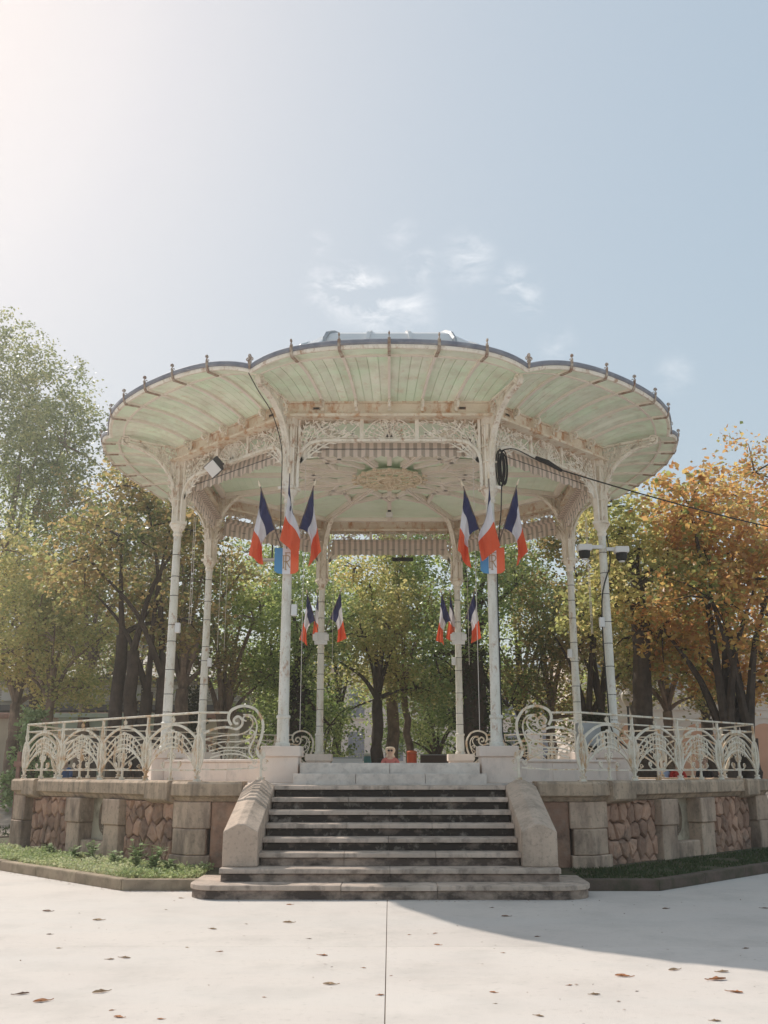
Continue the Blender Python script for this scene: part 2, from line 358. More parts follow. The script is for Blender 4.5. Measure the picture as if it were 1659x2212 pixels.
def face_block(i, s0, s1, z0, z1, d0, d1, name, mat, bev=.012, mitre=0, jit=0):
    """block on wall edge i between s0..s1, from depth d0 (in) to d1 (out, negative inside coping edge)"""
    a = [edge_pt(i, s0, d1), edge_pt(i, s1, d1), edge_pt(i, s1, d0), edge_pt(i, s0, d0)]
    mb = MB(); q = [(p.x, p.y) for p in a]; q = q[::-1]
    mb.prism(q, z0, z1)
    return mb.build(name, mat, terr, bevel=bev)
def corner_block(i, z0, z1, la, lb, d, name='block', mat=None):
    """L-shaped block round corner OUT[i]; la back along previous edge, lb along next edge, d inset of the faces"""
    p = i - 1 if i > 0 else 7
    Lp = edge_len(p); k = math.tan(R(22.5))
    o = [edge_pt(p, Lp - la, d), edge_pt(p, Lp + d * k, d), edge_pt(i, lb, d), edge_pt(i, lb, -.5), edge_pt(i, .5 * k, -.5), edge_pt(p, Lp - la, -.5)]
    q = [(v.x, v.y) for v in o]
    area = sum(q[j - 1][0] * q[j][1] - q[j][0] * q[j - 1][1] for j in range(len(q)))
    if area < 0: q = q[::-1]
    return MB().prism(q, z0, z1).build(name, mat or BLOCK, terr, bevel=.014)
def rubble(i, s0, s1, z0=.13, z1=1.115, seed=0):
    rnd = random.Random(seed); W = s1 - s0; nc = max(3, round(W / .235)); cw = W / nc; rh = .265
    rows = int((z1 - z0) / rh) + 2
    def clip(poly, f):                     # keep where f(p) >= 0
        res = []
        for a, b in zip(poly, poly[1:] + poly[:1]):
            fa, fb = f(a), f(b)
            if fa >= 0: res.append(a)
            if (fa >= 0) != (fb >= 0): t = fa / (fa - fb); res.append((a[0] + (b[0] - a[0]) * t, a[1] + (b[1] - a[1]) * t))
        return res
    jx = {}
    def jitter(a, b):
        kx = (round(a, 3), round(b, 3))
        if kx not in jx: jx[kx] = (a + rnd.uniform(-.05, .05), b + rnd.uniform(-.06, .06))
        return jx[kx]
    for r in range(rows):
        for c in range(-1, nc + 1):
            cx = s0 + (c + .5 + (.5 if r % 2 else 0)) * cw; cz = z0 + r * rh
            h1, h2 = rh * .72, rh * .30
            hexa = [jitter(cx, cz + h1), jitter(cx - cw / 2, cz + h2), jitter(cx - cw / 2, cz - h2 + .0), jitter(cx, cz - rh + h2), jitter(cx + cw / 2, cz - h2), jitter(cx + cw / 2, cz + h2)]
            hexa[0] = jitter(cx, cz + rh - h2); hexa[3] = jitter(cx, cz - rh + h2)
            for f in (lambda p: p[0] - s0 - .004, lambda p: s1 - .004 - p[0], lambda p: p[1] - z0, lambda p: z1 - p[1]):
                hexa = clip(hexa, f)
                if len(hexa) < 3: break
            if len(hexa) < 3: continue
            mx = sum(p[0] for p in hexa) / len(hexa); mz = sum(p[1] for p in hexa) / len(hexa)
            ar = abs(sum(hexa[j - 1][0] * hexa[j][1] - hexa[j][0] * hexa[j - 1][1] for j in range(len(hexa)))) / 2
            if ar < .003: continue
            bulge = rnd.uniform(.012, .034); tlx, tlz = rnd.uniform(-.07, .07), rnd.uniform(-.05, .05)
            rings = []
            for sh, dd in ((.935, -.30), (.93, -.165), (.88, -.138), (.74, -.138 + bulge * .9), (.30, -.138 + bulge)):
                ring = []
                for p in hexa:
                    q = edge_pt(i, mx + (p[0] - mx) * sh, dd + (rnd.uniform(-.010, .010) + (p[0] - mx) * tlx + (p[1] - mz) * tlz) * (dd > -.15)); ring.append((q.x, q.y, mz + (p[1] - mz) * sh))
                rings.append(ring)
            MB().loft(rings).build('rubble_stone', RUBBLE, terr)
def niche(i, sa, sb, sc_, sd, mirror):
    # pillars sa..sb and sc_..sd, recessed panel sb..sc_
    for a, b in ((sa, sb), (sc_, sd)):
        face_block(i, a + .03, b - .03, .12, .70, -.45, -.02, 'pillar_block', BLOCK, .012)
        face_block(i, a, b, .705, 1.118, -.45, .015, 'pillar_block', BLOCK, .014)
    s0, s1 = sb - .02, sc_ + .02
    face_block(i, s0, s1, .12, 1.118, -.299, -.27, 'carved_panel', PANEL, .002)
    face_block(i, s0 + .01, s1 - .01, .12, .42, -.265, -.06, 'basin_block', BLOCK, .02)
    mbc = MB(); mid = (s0 + s1) / 2; nrm = (edge_pt(i, 0, 1) - edge_pt(i, 0, 0)).to_3d()
    def W(s, z, d=-.262): p = edge_pt(i, s, d); return (p.x, p.y, z)
    for rr in (.26, .21, .16, .11, .06):
        for sg in (-1, 1):
            mbc.strip([W(mid + sg * .02 + sg * rr * .55 * sin(a), .80 + rr * cos(a)) for a in [k * PI / 12 for k in range(13)]], .016, nrm, .02)
    mbc.strip([W(mid - .16, .76), W(mid + .16, .79)], .02, nrm, .025)
    mbc.strip([W(mid, .5), W(mid, 1.08)], .014, nrm, .022)
    mbc.build('carved_relief', RELIEF, terr)
for i, rev in ((0, False), (6, True)):
    f = (lambda a, b: (a, b)) if not rev else (lambda a, b: (LD - b, LD - a))
    r = 1.414
    rubble(i, *f(.37 * r, 1.395 * r), seed=3 + i)
    rubble(i, *f(2.70 * r, 3.80 * r), seed=9 + i)
    if not rev: niche(i, 1.395 * r, 1.78 * r, 2.34 * r, 2.70 * r, False)
    else: niche(i, LD - 2.70 * r, LD - 2.34 * r, LD - 1.78 * r, LD - 1.395 * r, True)
# front corner piers (courses) and end piers
for i, la, lb in ((0, .36, .48), (7, .48, .36)):
    corner_block(i, .725, 1.118, la, lb, -.075)
    corner_block(i, .345, .720, la - .04, lb - .05, -.06)
    corner_block(i, .10, .340, la - .0, lb + .02, -.035)
face_block(7, 6.2 - .84 - .0, 6.2 - .36 - .004, .10, 1.118, -.4, -.13, 'block', RUBBLE, .01)
face_block(7, .364, .84, .10, 1.118, -.4, -.13, 'block', RUBBLE, .01)
for i, la, lb in ((1, .52, .5), (6, .5, .52)):
    corner_block(i, .66, 1.118, la, lb, -.07); corner_block(i, .10, .655, la - .03, lb - .03, -.05)
for i, la, lb in ((2, .5, .5), (3, .5, .5), (4, .5, .5), (5, .5, .5)):
    corner_block(i, .10, 1.118, la, lb, -.07)
for i in (1, 5): face_block(i, .5, 1.8, .10, 1.118, -.45, -.12, 'block', RUBBLE, .02)
for i in (2, 4):
    for a, b in ((.5, 1.9), (1.9, 3.3), (3.3, 4.7), (4.7, LD - .5)): face_block(i, a, b - .01, .10, 1.118, -.45, -.12, 'block', RUBBLE, .02)
for a, b in ((.5, .85), (5.35, 5.7)): face_block(3, a, b, .10, 1.118, -.45, -.12, 'block', BLOCK, .02)
# small stubs under the front coping beside the stair cheeks
# ------------------------------------------------------------------ planting bed + curb
CO = offset(OUT, -1.20)
CB = offset(OUT, -1.02)
# keep the curb front line at y=-6.85 and its diagonals 1.3 m out
bedo = thing('kerb', '', None)
tag(bedo, 'stone kerb edging the planting bed round the terrace', kind='structure')
KO = [(-3.66, -6.85), (3.66, -6.85), (9.1, -1.4), (9.1, 1.6), (4.2, 6.6), (-4.2, 6.6), (-9.1, 1.6), (-9.1, -1.4)]
def kerb_run(a, b, n, mat, m0=True, m1=True):
    a = Vector(a); b = Vector(b); e = (b - a); L = e.length; e.normalize(); nr = Vector((-e.y, e.x))      # nr points inward for ccw polygon
    k = math.tan(R(22.5)) * .16
    for j in range(n):
        s0 = L * j / n + .003; s1 = L * (j + 1) / n - .003
        i0 = s0 + (k if j == 0 and m0 else 0); i1 = s1 - (k if j == n - 1 and m1 else 0)
        q = [a + e * s0, a + e * s1, a + e * i1 + nr * .16, a + e * i0 + nr * .16]
        MB().prism([(v.x, v.y) for v in q], 0, .155 + random.uniform(-.004, .004)).build('kerb_stone', mat, bedo, bevel=.02, seg=2)
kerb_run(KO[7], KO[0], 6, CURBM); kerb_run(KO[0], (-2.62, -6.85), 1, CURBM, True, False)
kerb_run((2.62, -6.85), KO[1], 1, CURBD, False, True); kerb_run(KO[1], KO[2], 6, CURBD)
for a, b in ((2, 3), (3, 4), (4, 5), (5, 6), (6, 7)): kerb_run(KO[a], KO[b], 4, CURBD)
ki = offset(KO, -.0)
KI = [(x * .983, y * .977) for x, y in KO]
mb = MB(); nseg = 8
O2 = offset(OUT, .2)
O2 = [O2[7], O2[0], O2[1], O2[2], O2[3], O2[4], O2[5], O2[6]]
KI2 = [(-3.6, -6.72), (3.6, -6.72), (8.97, -1.35), (8.97, 1.55), (4.15, 6.47), (-4.15, 6.47), (-8.97, 1.55), (-8.97, -1.35)]
mb.add([(x, y, .125) for x, y in KI2] + [(x, y, .17) for x, y in O2], [(i, (i + 1) % 8, 8 + (i + 1) % 8, 8 + i) for i in range(8)])
tag(mb.build('planting_bed', SOIL), 'soil bed between kerb and terrace wall', kind='structure')

# ------------------------------------------------------------------ staircase
st = thing('staircase', 'weathered granite flight of ten steps with sloping cheek walls up to the bandstand', 'stairs')
def step(zf, zb, half, h0, h1, joints, riser_mat, rounded=False, over=.03, slab=.065, tmat=None):
    y0 = CY + zf; y1 = CY + zb; edges = [-half] + [j for j in joints] + [half]
    for a, b in zip(edges[:-1], edges[1:]):
        for nm, yy, z0, z1, inset, mat in (('riser_stone', y0 + over, h0, h1 - slab, .02, riser_mat), ('tread_stone', y0, h1 - slab + .001, h1, 0, tmat or TREAD)):
            a2 = a + .003 if a > -half else a + inset; b2 = b - .003 if b < half else b - inset
            if rounded and (a == -half or b == half):
                r_ = .42 - inset
                pts = []
                if b == half:
                    pts = [(a2, yy), (b2 - r_, yy)] + [(b2 - r_ + r_ * sin(t), yy + r_ - r_ * cos(t)) for t in [k * PI / 16 for k in range(1, 9)]] + [(b2, y1), (a2, y1)]
                else:
                    pts = [(b2, yy), (b2, y1), (a2, y1)] + [(a2 + r_ - r_ * cos(t), yy + r_ - r_ * sin(t)) for t in [k * PI / 16 for k in range(0, 9)]]
                MB().prism(pts, z0, z1).build(nm, mat, st, bevel=.008 if nm == 'tread_stone' else 0)
            else:
                ns = max(4, int((b2 - a2) / .09)); rings = []; rs = random.Random(int(h1 * 1000 + a * 37)); dip = .006 if nm == 'tread_stone' else 0
                for q in range(ns + 1):
                    x = a2 + (b2 - a2) * q / ns; jy = rs.uniform(0, .007) + (.014 if rs.random() < .08 else 0); jz = -rs.uniform(0, .004) - dip * math.exp(-(x / .8) ** 2)
                    rings.append([(x, yy + jy * .4, z0), (x, yy + jy, z1 - .020), (x, yy + jy + .006, z1 - .007 + jz), (x, yy + jy + .022, z1 + jz), (x, y1, z1), (x, y1, z0)])
                MB().loft(rings).build(nm, mat, st, True)
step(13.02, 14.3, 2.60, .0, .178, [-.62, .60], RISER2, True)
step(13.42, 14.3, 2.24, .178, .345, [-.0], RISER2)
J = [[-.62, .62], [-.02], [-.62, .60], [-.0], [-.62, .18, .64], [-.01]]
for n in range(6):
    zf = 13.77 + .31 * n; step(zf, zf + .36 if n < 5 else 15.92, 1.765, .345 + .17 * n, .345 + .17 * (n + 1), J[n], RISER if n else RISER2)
# two marble steps up to the floor
for zf, zb, half, h0, h1, joints in ((15.78, 16.09, 1.53, 1.367, 1.535, [-.54, .56]), (16.09, 16.60, 1.452, 1.385, 1.70, [0.0])):
    edges = [-half] + joints + [half]
    for a, b in zip(edges[:-1], edges[1:]):
        MB().box(a + .003, b - .003, CY + zf, CY + zb, h0, h1).build('marble_block', MARBLE, st, bevel=.008)
MB().box(-1.76, 1.76, CY + 14.0, CY + 15.6, 0.0, .34).build('stair_core', MORTAR, st)
for sgn in (-1, 1):
    xi, xo = 1.77 * sgn, 2.24 * sgn
    secs = []
    for (z, hb, sh, top) in ((13.62, .346, .79, .885), (15.36, .35, 1.345, 1.445), (15.60, .35, 1.345, 1.445)):
        y = CY + z; xm = (xi + xo) / 2; hw = .055
        ring = [(xi, y, hb), (xo, y, hb), (xo, y, sh), (xm + hw * sgn * 1, y, top), (xm - hw * sgn, y, top), (xi, y, sh)]
        secs.append(ring)
    MB().loft(secs).build('cheek_wall', CHEEK, st, bevel=.008)
    MB().box(min(xi, xo) + .0, max(xi, xo), CY + 13.9, CY + 15.6, .0, .34).build('cheek_base', BLOCK, st)

# ------------------------------------------------------------------ bandstand base and floor
bs = thing('bandstand', 'octagonal iron bandstand with scalloped pale green canopy on slender columns', 'bandstand')
RC = 4.66
def octa(r, off=22.5): return [(r * sin(R(off + 45 * k)), -r * cos(R(off + 45 * k))) for k in range(8)]
poly = [(r_x, r_y) for r_x, r_y in octa(4.60)]
# floor body: octagon with the two stair bays cut out
MB().prism(octa(4.72), 1.385, 1.66).build('plinth', WHITE, bs)
MB().prism(octa(4.60), 1.66, 1.70).build('floor', MARBLE, bs)
def colpos(k): a = R(-22.5 + 45 * k); return RC * sin(a), -RC * cos(a), a
# plinth facing slabs on the six closed sides
for k in range(8):
    if k in (0, 4): continue
    am = R(45 * k); ap = 4.43; hw = 1.50
    M = Matrix.Rotation(am, 4, 'Z')
    for a, b in ((-hw, -.5), (-.5, .5), (.5, hw)):
        MB().box(a + .003, b - .003, -ap - .06, -ap + .2, 1.386, 1.72).xf(M).build('plinth_block', WHITE, bs, bevel=.008)
    MB().box(-hw, hw, -ap - .085, -ap + .2, 1.722, 1.77).xf(M).build('plinth_coping', WHITE, bs, bevel=.01)

shaft_me = None
def column_meshes():
    shaft = MB().lathe([(.125, 1.975), (.125, 2.02), (.105, 2.035), (.102, 2.42), (.118, 2.43), (.118, 2.47), (.092, 2.485), (.076, 6.18), (.076, 6.20)], 20)
    cap = MB().lathe([(.078, 6.16), (.10, 6.20), (.10, 6.22), (.085, 6.24), (.088, 6.27), (.13, 6.33), (.15, 6.36), (.15, 6.40), (.135, 6.41)], 20)
    cap.box(-.15, .15, -.15, .15, 6.405, 6.46)
    pil = MB().box(-.075, .075, -.075, .075, 6.46, 7.74)
    for a, b in ((-1, 0), (1, 0), (0, -1), (0, 1)):
        for o in (-.045, .045):
            x = a * .085 + (b != 0) * o; y = b * .085 + (a != 0) * o
            pil.tube([(x, y, 6.46), (x, y, 7.70)], .022, 6)
    for z in (6.9, 7.2): pil.box(-.112, .112, -.112, .112, z, z + .03)
    pil.box(-.12, .12, -.12, .12, 7.62, 7.74)
    return shaft, cap, pil
S_, C_, P_ = column_meshes()
me_s = S_.mesh('column', SHAFT, True); me_c = C_.mesh('capital', IRON, True); me_p = P_.mesh('pilaster', IRON, True)
me_ped = MB().box(-.325, .325, -.325, .325, 1.80, 1.972).mesh('pedestal_cap', WHITE); bevel_mesh(me_ped, .012)
me_ped2 = MB().box(-.29, .29, -.29, .29, 1.385, 1.80).mesh('pedestal', WHITE); bevel_mesh(me_ped2, .008)
band = MB().lathe([(.0995, 0), (.0995, .012)], 14).mesh('clamp_band', BLACK)
for k in range(8):
    x, y, a = colpos(k)
    c = link('column', me_s, bs); c.location = (x, y, 0); c.rotation_euler = (0, 0, a)
    link('capital', me_c, c); link('pilaster', me_p, c)
    p = link('pedestal', me_ped2, bs); p.location = (x, y, 0); p.rotation_euler = (0, 0, 0 if k in (0, 1, 4, 5) else a)
    link('pedestal_cap', me_ped, p)
    if k not in (0, 1):
        for zz in (2.6, 3.05, 3.5, 4.0, 4.45, 4.95, 5.4, 5.85):
            bnd = link('clamp_band', band, c); s_ = .94 - (zz - 2.5) / 3.7 * .13; bnd.scale = (s_, s_, 1); bnd.location = (0, 0, zz + random.uniform(-.1, .1))

# ------------------------------------------------------------------ entablature, eight equal bays turned round the axis
T = math.tan(R(22.5))
def mitred(mb, a0, a1, h0, h1): return mb.prism([(-a1 * T, -a1), (a1 * T, -a1), (a0 * T, -a0), (-a0 * T, -a0)], h0, h1)
AP = RC * cos(R(22.5))
def bay(name, mb, mat, smooth=False, bevel=0, parent=bs, k0=0):
    me = mb.mesh(name, mat, smooth)
    if bevel: bevel_mesh(me, bevel)
    return [link_rot(name, me, parent, k) for k in range(8)]
def link_rot(name, me, parent, k):
    o = link(name, me, parent); o.rotation_euler = (0, 0, R(45 * k)); return o
b1 = MB(); mitred(b1, 4.12, 4.52, 7.74, 7.785); mitred(b1, 4.16, 4.48, 7.786, 7.81)
mitred(b1, 4.24, 4.40, 7.811, 8.02); mitred(b1, 4.20, 4.45, 8.021, 8.06)
beams = bay('beam', b1, BEAM)
vent = MB(); vent.box(-.07, .07, -4.412, -4.40, 7.90, 7.95)
slot = MB(); slot.box(-.05, .05, -4.418, -4.413, 7.912, 7.938)
me_v = vent.mesh('vent_frame', RUSTY); me_sl = slot.mesh('vent_slot', BLACK)
for k in range(8):
    for s in (-1.32, 1.32): link('vent_frame', me_v, beams[k]).location = (s, 0, 0); link('vent_slot', me_sl, beams[k]).location = (s, 0, 0)

# filigree frieze
def leafspray(mb, stem, n, side, ln, nrm, wid=.028, taper=True):
    pts = [Vector(p) for p in stem]; N = Vector(nrm).normalized(); L = len(pts)
    mb.strip(stem, [.030 * (1 - .65 * i / (L - 1)) for i in range(L)], nrm, .022)
    for j in range(n):
        f = (j + .8) / n * (L - 1); i = min(int(f), L - 2); p = pts[i].lerp(pts[i + 1], f - i); t = (pts[i + 1] - pts[i]).normalized(); b = N.cross(t)
        l = ln * (1 - .45 * j / n)
        for s in ((-1, 1) if side == 0 else (side,)):
            d = (t * .75 + b * s * .75).normalized(); q1 = p + d * l * .5 + t * l * .10; q2 = p + d * l + t * l * .28
            mb.strip([p, q1, q2], [wid * .5, wid, .006], nrm, .016)
def frieze_mesh():
    mb = MB(); Y = -AP; n = (0, 1, 0)
    def W(x, z): return (x, Y, z)
    arch = [(-1.64, 6.46), (-1.64, 6.86), (-1.61, 7.05), (-1.53, 7.19), (-1.40, 7.29), (-1.20, 7.335), (0, 7.34)]
    for s in (-1, 1):
        pts = smooth_path([(s * x, Y, z) for x, z in arch[:6]], 4) + [(0, Y, 7.34)]
        mb.strip(pts, .05, n, .10)
        pts2 = [(p[0] * .985 + 0, Y, p[2] + .055) for p in pts[9:]]
        mb.strip(pts2, .014, n, .03)
        mb.box(min(s * 1.645, s * 1.60), max(s * 1.645, s * 1.60), Y - .03, Y + .03, 7.0, 7.74)
        mb.box(s * .50 - .035, s * .50 + .035, Y - .02, Y + .02, 7.36, 7.74)
        # corner fan of stems
        o = (s * 1.60, 6.92)
        for (tx, tz, bx, bz) in ((1.50, 7.68, 1.62, 7.4), (1.36, 7.70, 1.55, 7.35), (1.18, 7.69, 1.48, 7.38), (.98, 7.64, 1.38, 7.42), (.80, 7.55, 1.25, 7.42), (.66, 7.45, 1.1, 7.38)):
            leafspray(mb, bez(W(*o), W(s * bx, bz), W(s * tx, tz), 8), 7, 0, .12, n)
        # flowing branch below the beam
        leafspray(mb, bez(W(s * 1.35, 7.45), W(s * .95, 7.80), W(s * .56, 7.66), 8), 6, 0, .10, n)
        leafspray(mb, bez(W(s * .56, 7.42), W(s * .8, 7.46), W(s * 1.1, 7.60), 8), 6, 0, .09, n)
        # centre palmette
        for (tx, tz) in ((.06, 7.70), (.16, 7.69), (.26, 7.66), (.36, 7.60), (.43, 7.52), (.45, 7.44)):
            leafspray(mb, bez(W(s * .02, 7.37), W(s * tx * .5, tz - .05), W(s * tx, tz), 6), 5, 0, .07, n, .02)
        sp = [W(s * (.12 + a), b) for a, b in spiral(0, 7.66, .05, .012, 1.5, 1.2, 12)]
        mb.strip(sp, .014, n, .02)
        for cx in (.6, .9, 1.2): mb.strip([W(s * a, b) for a, b in spiral(cx, 7.67, .045, .01, .5, 1.3, 12)], .012, n, .02)
        mb.strip(bez(W(s * .5, 7.40), W(s * .25, 7.86), W(0, 7.70), 8), .018, n, .02)
        mb.strip(bez(W(s * .5, 7.72), W(s * .75, 7.40), W(s * .98, 7.37), 8), .018, n, .02)
        mb.strip(bez(W(s * .98, 7.37), W(s * 1.2, 7.45), W(s * 1.34, 7.72), 8), .018, n, .02)
    return mb
friezes = bay('frieze', frieze_mesh(), IRON)

# bracket in the radial plane of each column (outer long, inner short)
def bracket_mesh():
    mb = MB(); n = (0, 0, 1)
    def grp(chord, topc, sgn, scroll):
        ang = R(-22.5); d = Vector((sin(ang), -cos(ang), 0)); nr = Vector((cos(ang), sin(ang), 0))
        def W(r, h): return tuple(d * r + Vector((0, 0, h)))
        ch = smooth_path([W(*p) for p in chord], 5)
        mb.strip(ch, .045, nr, .11)
        mb.strip([W(*p) for p in topc], .04, nr, .06)
        C = [Vector(p) for p in ch]
        # filigree stems between chord and top
        o = chord[1]
        nst = len(topc) - 1
        for j in range(1, len(chord) - 1):
            c0 = chord[j]; tr = c0[0] + sgn * .26; tz = 8.0
            leafspray(mb, bez(W(*c0), W(c0[0] + sgn * .02, (c0[1] + tz) / 2 + .12), W(min(tr, 5.85) if sgn > 0 else max(tr, 3.7), tz - .02), 6), 6, 0, .11, nr, .03)
            tr2 = c0[0] + sgn * .05
            leafspray(mb, bez(W(*c0), W(c0[0] - sgn * .05, (c0[1] + tz) / 2), W(tr2, tz - .02), 6), 6, 0, .10, nr, .03)
        leafspray(mb, smooth_path([W(chord[0][0] + sgn * .03, 6.8), W(chord[0][0] + sgn * .09, 7.3), W(chord[0][0] + sgn * .25, 7.75), W(chord[0][0] + sgn * .7, 7.96)], 4), 12, 0, .12, nr, .03)
        if scroll:
            sp = [W(scroll[0] + a, scroll[1] + b) for a, b in spiral(0, 0, scroll[2], .02, -PI / 2, 1.6 * sgn, 26)]
            mb.strip(sp, .03, nr, .10)
            mb.tube([tuple(Vector(W(scroll[0], scroll[1])) - nr * .06), tuple(Vector(W(scroll[0], scroll[1])) + nr * .06)], .035, 8)
    grp([(4.77, 6.46), (4.78, 6.95), (4.84, 7.30), (5.06, 7.66), (5.42, 7.90), (5.78, 7.99)], [(4.75, 8.04), (5.3, 8.07), (5.9, 8.12)], 1, (5.80, 8.085, .095))
    grp([(4.55, 6.46), (4.54, 6.95), (4.48, 7.30), (4.28, 7.66), (4.02, 7.88), (3.75, 7.98)], [(4.57, 8.04), (4.2, 8.06), (3.7, 8.08)], -1, (3.76, 8.05, .07))
    return mb
bm_ = bracket_mesh()
for k in range(8): link_rot('bracket', bm_.mesh('bracket', IRON) if k == 0 else bpy.data.meshes['bracket'], bs, k)

# ------------------------------------------------------------------ canopy: soffit lobes
def rim(phi_deg):
    u = phi_deg / 22.5; s = 1 - abs(u) ** 4.5
    return 6.12 + .14 * s, 8.235 + .175 * s
def soff(phi_deg, t):                       # t 0 at beam, 1 at rim
    ph = R(phi_deg); r0 = 4.455 / cos(ph); r1, h1 = rim(phi_deg); r = r0 + (r1 - r0) * t
    h = 8.045 + (h1 - .115 - 8.045) * t + .11 * sin(PI * t) ; return r, h
def spt(phi_deg, t, dz=0):
    r, h = soff(phi_deg, t); ph = R(phi_deg); return (r * sin(ph), -r * cos(ph), h + dz)
TM = .80                                      # inner moulding position
shell = MB(); na = 48; ts = [0, .2, .4, .6, .8, 1.0]
rings = [[spt(-22.5 + 45 * i / na, t, .0235) for i in range(na + 1)] for t in ts]
shell.loft(rings, closed=False)
shell_me = shell.mesh('soffit', GREEN, True)
soffits = [link_rot('soffit', shell_me, bs, k) for k in range(8)]
def plank(p0, p1, t0, t1, th=.022, n=6):
    mb = MB(); rr = []
    for i in range(n + 1):
        t = t0 + (t1 - t0) * i / n
        rr.append([spt(p0, t, 0), spt(p1, t, 0), spt(p1, t, th), spt(p0, t, th)])
    return mb.loft(rr)
sub = []
NB = 6; step_ = 45 / NB
for bidx in range(NB):
    a0 = -22.5 + bidx * step_
    nb = 4
    for j in range(nb):
        g = .055
        p0 = a0 + step_ * j / nb + g; p1 = a0 + step_ * (j + 1) / nb - g
        sub.append(('board', plank(p0, p1, .0, TM).mesh('board', GREEN)))
    sub.append(('fascia_panel', plank(a0 + .05, a0 + step_ - .05, TM + .015, .985, .02, 2).mesh('fascia_panel', GREEN)))
for i in range(1, NB):
    a = -22.5 + i * step_
    mb = MB(); path = [spt(a, t, -.022) for t in [0, .2, .4, .6, .8, .98]]
    d = Vector(path[-1]) - Vector(path[0]); nrm = Vector((-d.y, d.x, 0)).normalized()
    mb.strip(path, .05, nrm, .045)
    sub.append(('rib', mb.mesh('rib', RIBM)))
    # console scroll at the beam and rusty strap to the rim
    mb = MB(); ph = R(a); dirv = Vector((sin(ph), -cos(ph), 0)); base = Vector(spt(a, 0, 0)); nr = Vector((cos(ph), sin(ph), 0))
    pts = [tuple(base + dirv * (.10 + x) + Vector((0, 0, -.09 + z))) for x, z in spiral(0, 0, .085, .015, PI * .7, -1.5, 20)]
    mb.strip(pts, .022, nr, .045)
    mb.strip([tuple(base + dirv * .0 + Vector((0, 0, .0))), tuple(base + dirv * .03 + Vector((0, 0, -.02))), tuple(base + dirv * .03 + Vector((0, 0, -.2)))], .03, nr, .05)
    sub.append(('console', mb.mesh('console', IRON)))
    mb = MB(); q = [spt(a, t, -.052) for t in (.84, .93, 1.0)]; r1, h1 = rim(a)
    q += [((r1 + .035) * sin(ph), -(r1 + .035) * cos(ph), h1 - .11), ((r1 + .045) * sin(ph), -(r1 + .045) * cos(ph), h1 + .02)]
    mb.strip(q, .022, nr, .05)
    sub.append(('strap', mb.mesh('strap', RUSTY)))
mb = MB(); na = 36
mb.loft([[tuple(Vector(spt(-22.5 + 45 * i / na, TM + dt, dz))) for dt, dz in ((-.012, .02), (-.012, -.03), (.012, -.03), (.012, .02))] for i in range(na + 1)])
sub.append(('moulding', mb.mesh('moulding', RIBM)))
mb = MB()
def rpt(phi, dr, dz): r, h = rim(phi); ph = R(phi); return ((r + dr) * sin(ph), -(r + dr) * cos(ph), h + dz)
mb.loft([[rpt(-22.5 + 45 * i / na, dr, dz) for dr, dz in ((-.05, -.135), (.0, -.145), (.02, -.11), (.02, -.085), (-.05, -.085))] for i in range(na + 1)])
sub.append(('cornice_edge', mb.mesh('cornice_edge', IRON)))
mb = MB()
mb.loft([[rpt(-22.5 + 45 * i / na, dr, dz) for dr, dz in ((-.12, -.083), (.03, -.083), (.045, -.06), (.045, -.01), (.02, .01), (-.12, .012))] for i in range(na + 1)])
sub.append(('gutter', mb.mesh('gutter', ZINC)))
for k in range(8):
    for nm, me in sub: link(nm, me, soffits[k])
# finials on the rim
def finial_mesh(big=False):
    mb = MB(); n = (1, 0, 0); s = 1.35 if big else 1
    mb.strip([(0, -.03, -.05), (0, -.045, .04 * s), (0, -.02, .09 * s)], .022, n, .02)
    mb.strip([(0, -.02 + x * s, .125 * s + z * s) for x, z in spiral(0, 0, .045, .01, -2.4, -1.4, 16)], .016, n, .022)
    mb.strip([(0, -.03, .03), (0, .02, .075), (0, .05, .06)], .014, n, .014)
    if big:
        for sg in (-1, 1):
            mb.strip([(sg * (.045 + x), -.03, .10 + z) for x, z in spiral(0, 0, .05, .012, -2.2, -1.4, 16)], .018, (0, 1, 0), .02)
            mb.strip([(0, -.03, -.12), (sg * .02, -.035, .02), (sg * .03, -.03, .06)], .03, (0, 1, 0), .02)
    else:
        mb.tube([(-.018, -.02, .125), (.018, -.02, .125)], .022, 8)
    return mb
fm = finial_mesh().mesh('finial', RUSTY); fb = finial_mesh(True).mesh('corner_finial', RUSTY)
for k in range(8):
    for i in range(6):
        phi = -22.5 + i * 7.5; r_, h_ = rim(phi); r_ += .03; a = R(phi + 45 * k)
        o = link('finial', fb if i == 0 else fm, bs); o.location = (r_ * sin(a), -r_ * cos(a), h_); o.rotation_euler = (0, 0, a); o.scale = (.8, .8, .8)
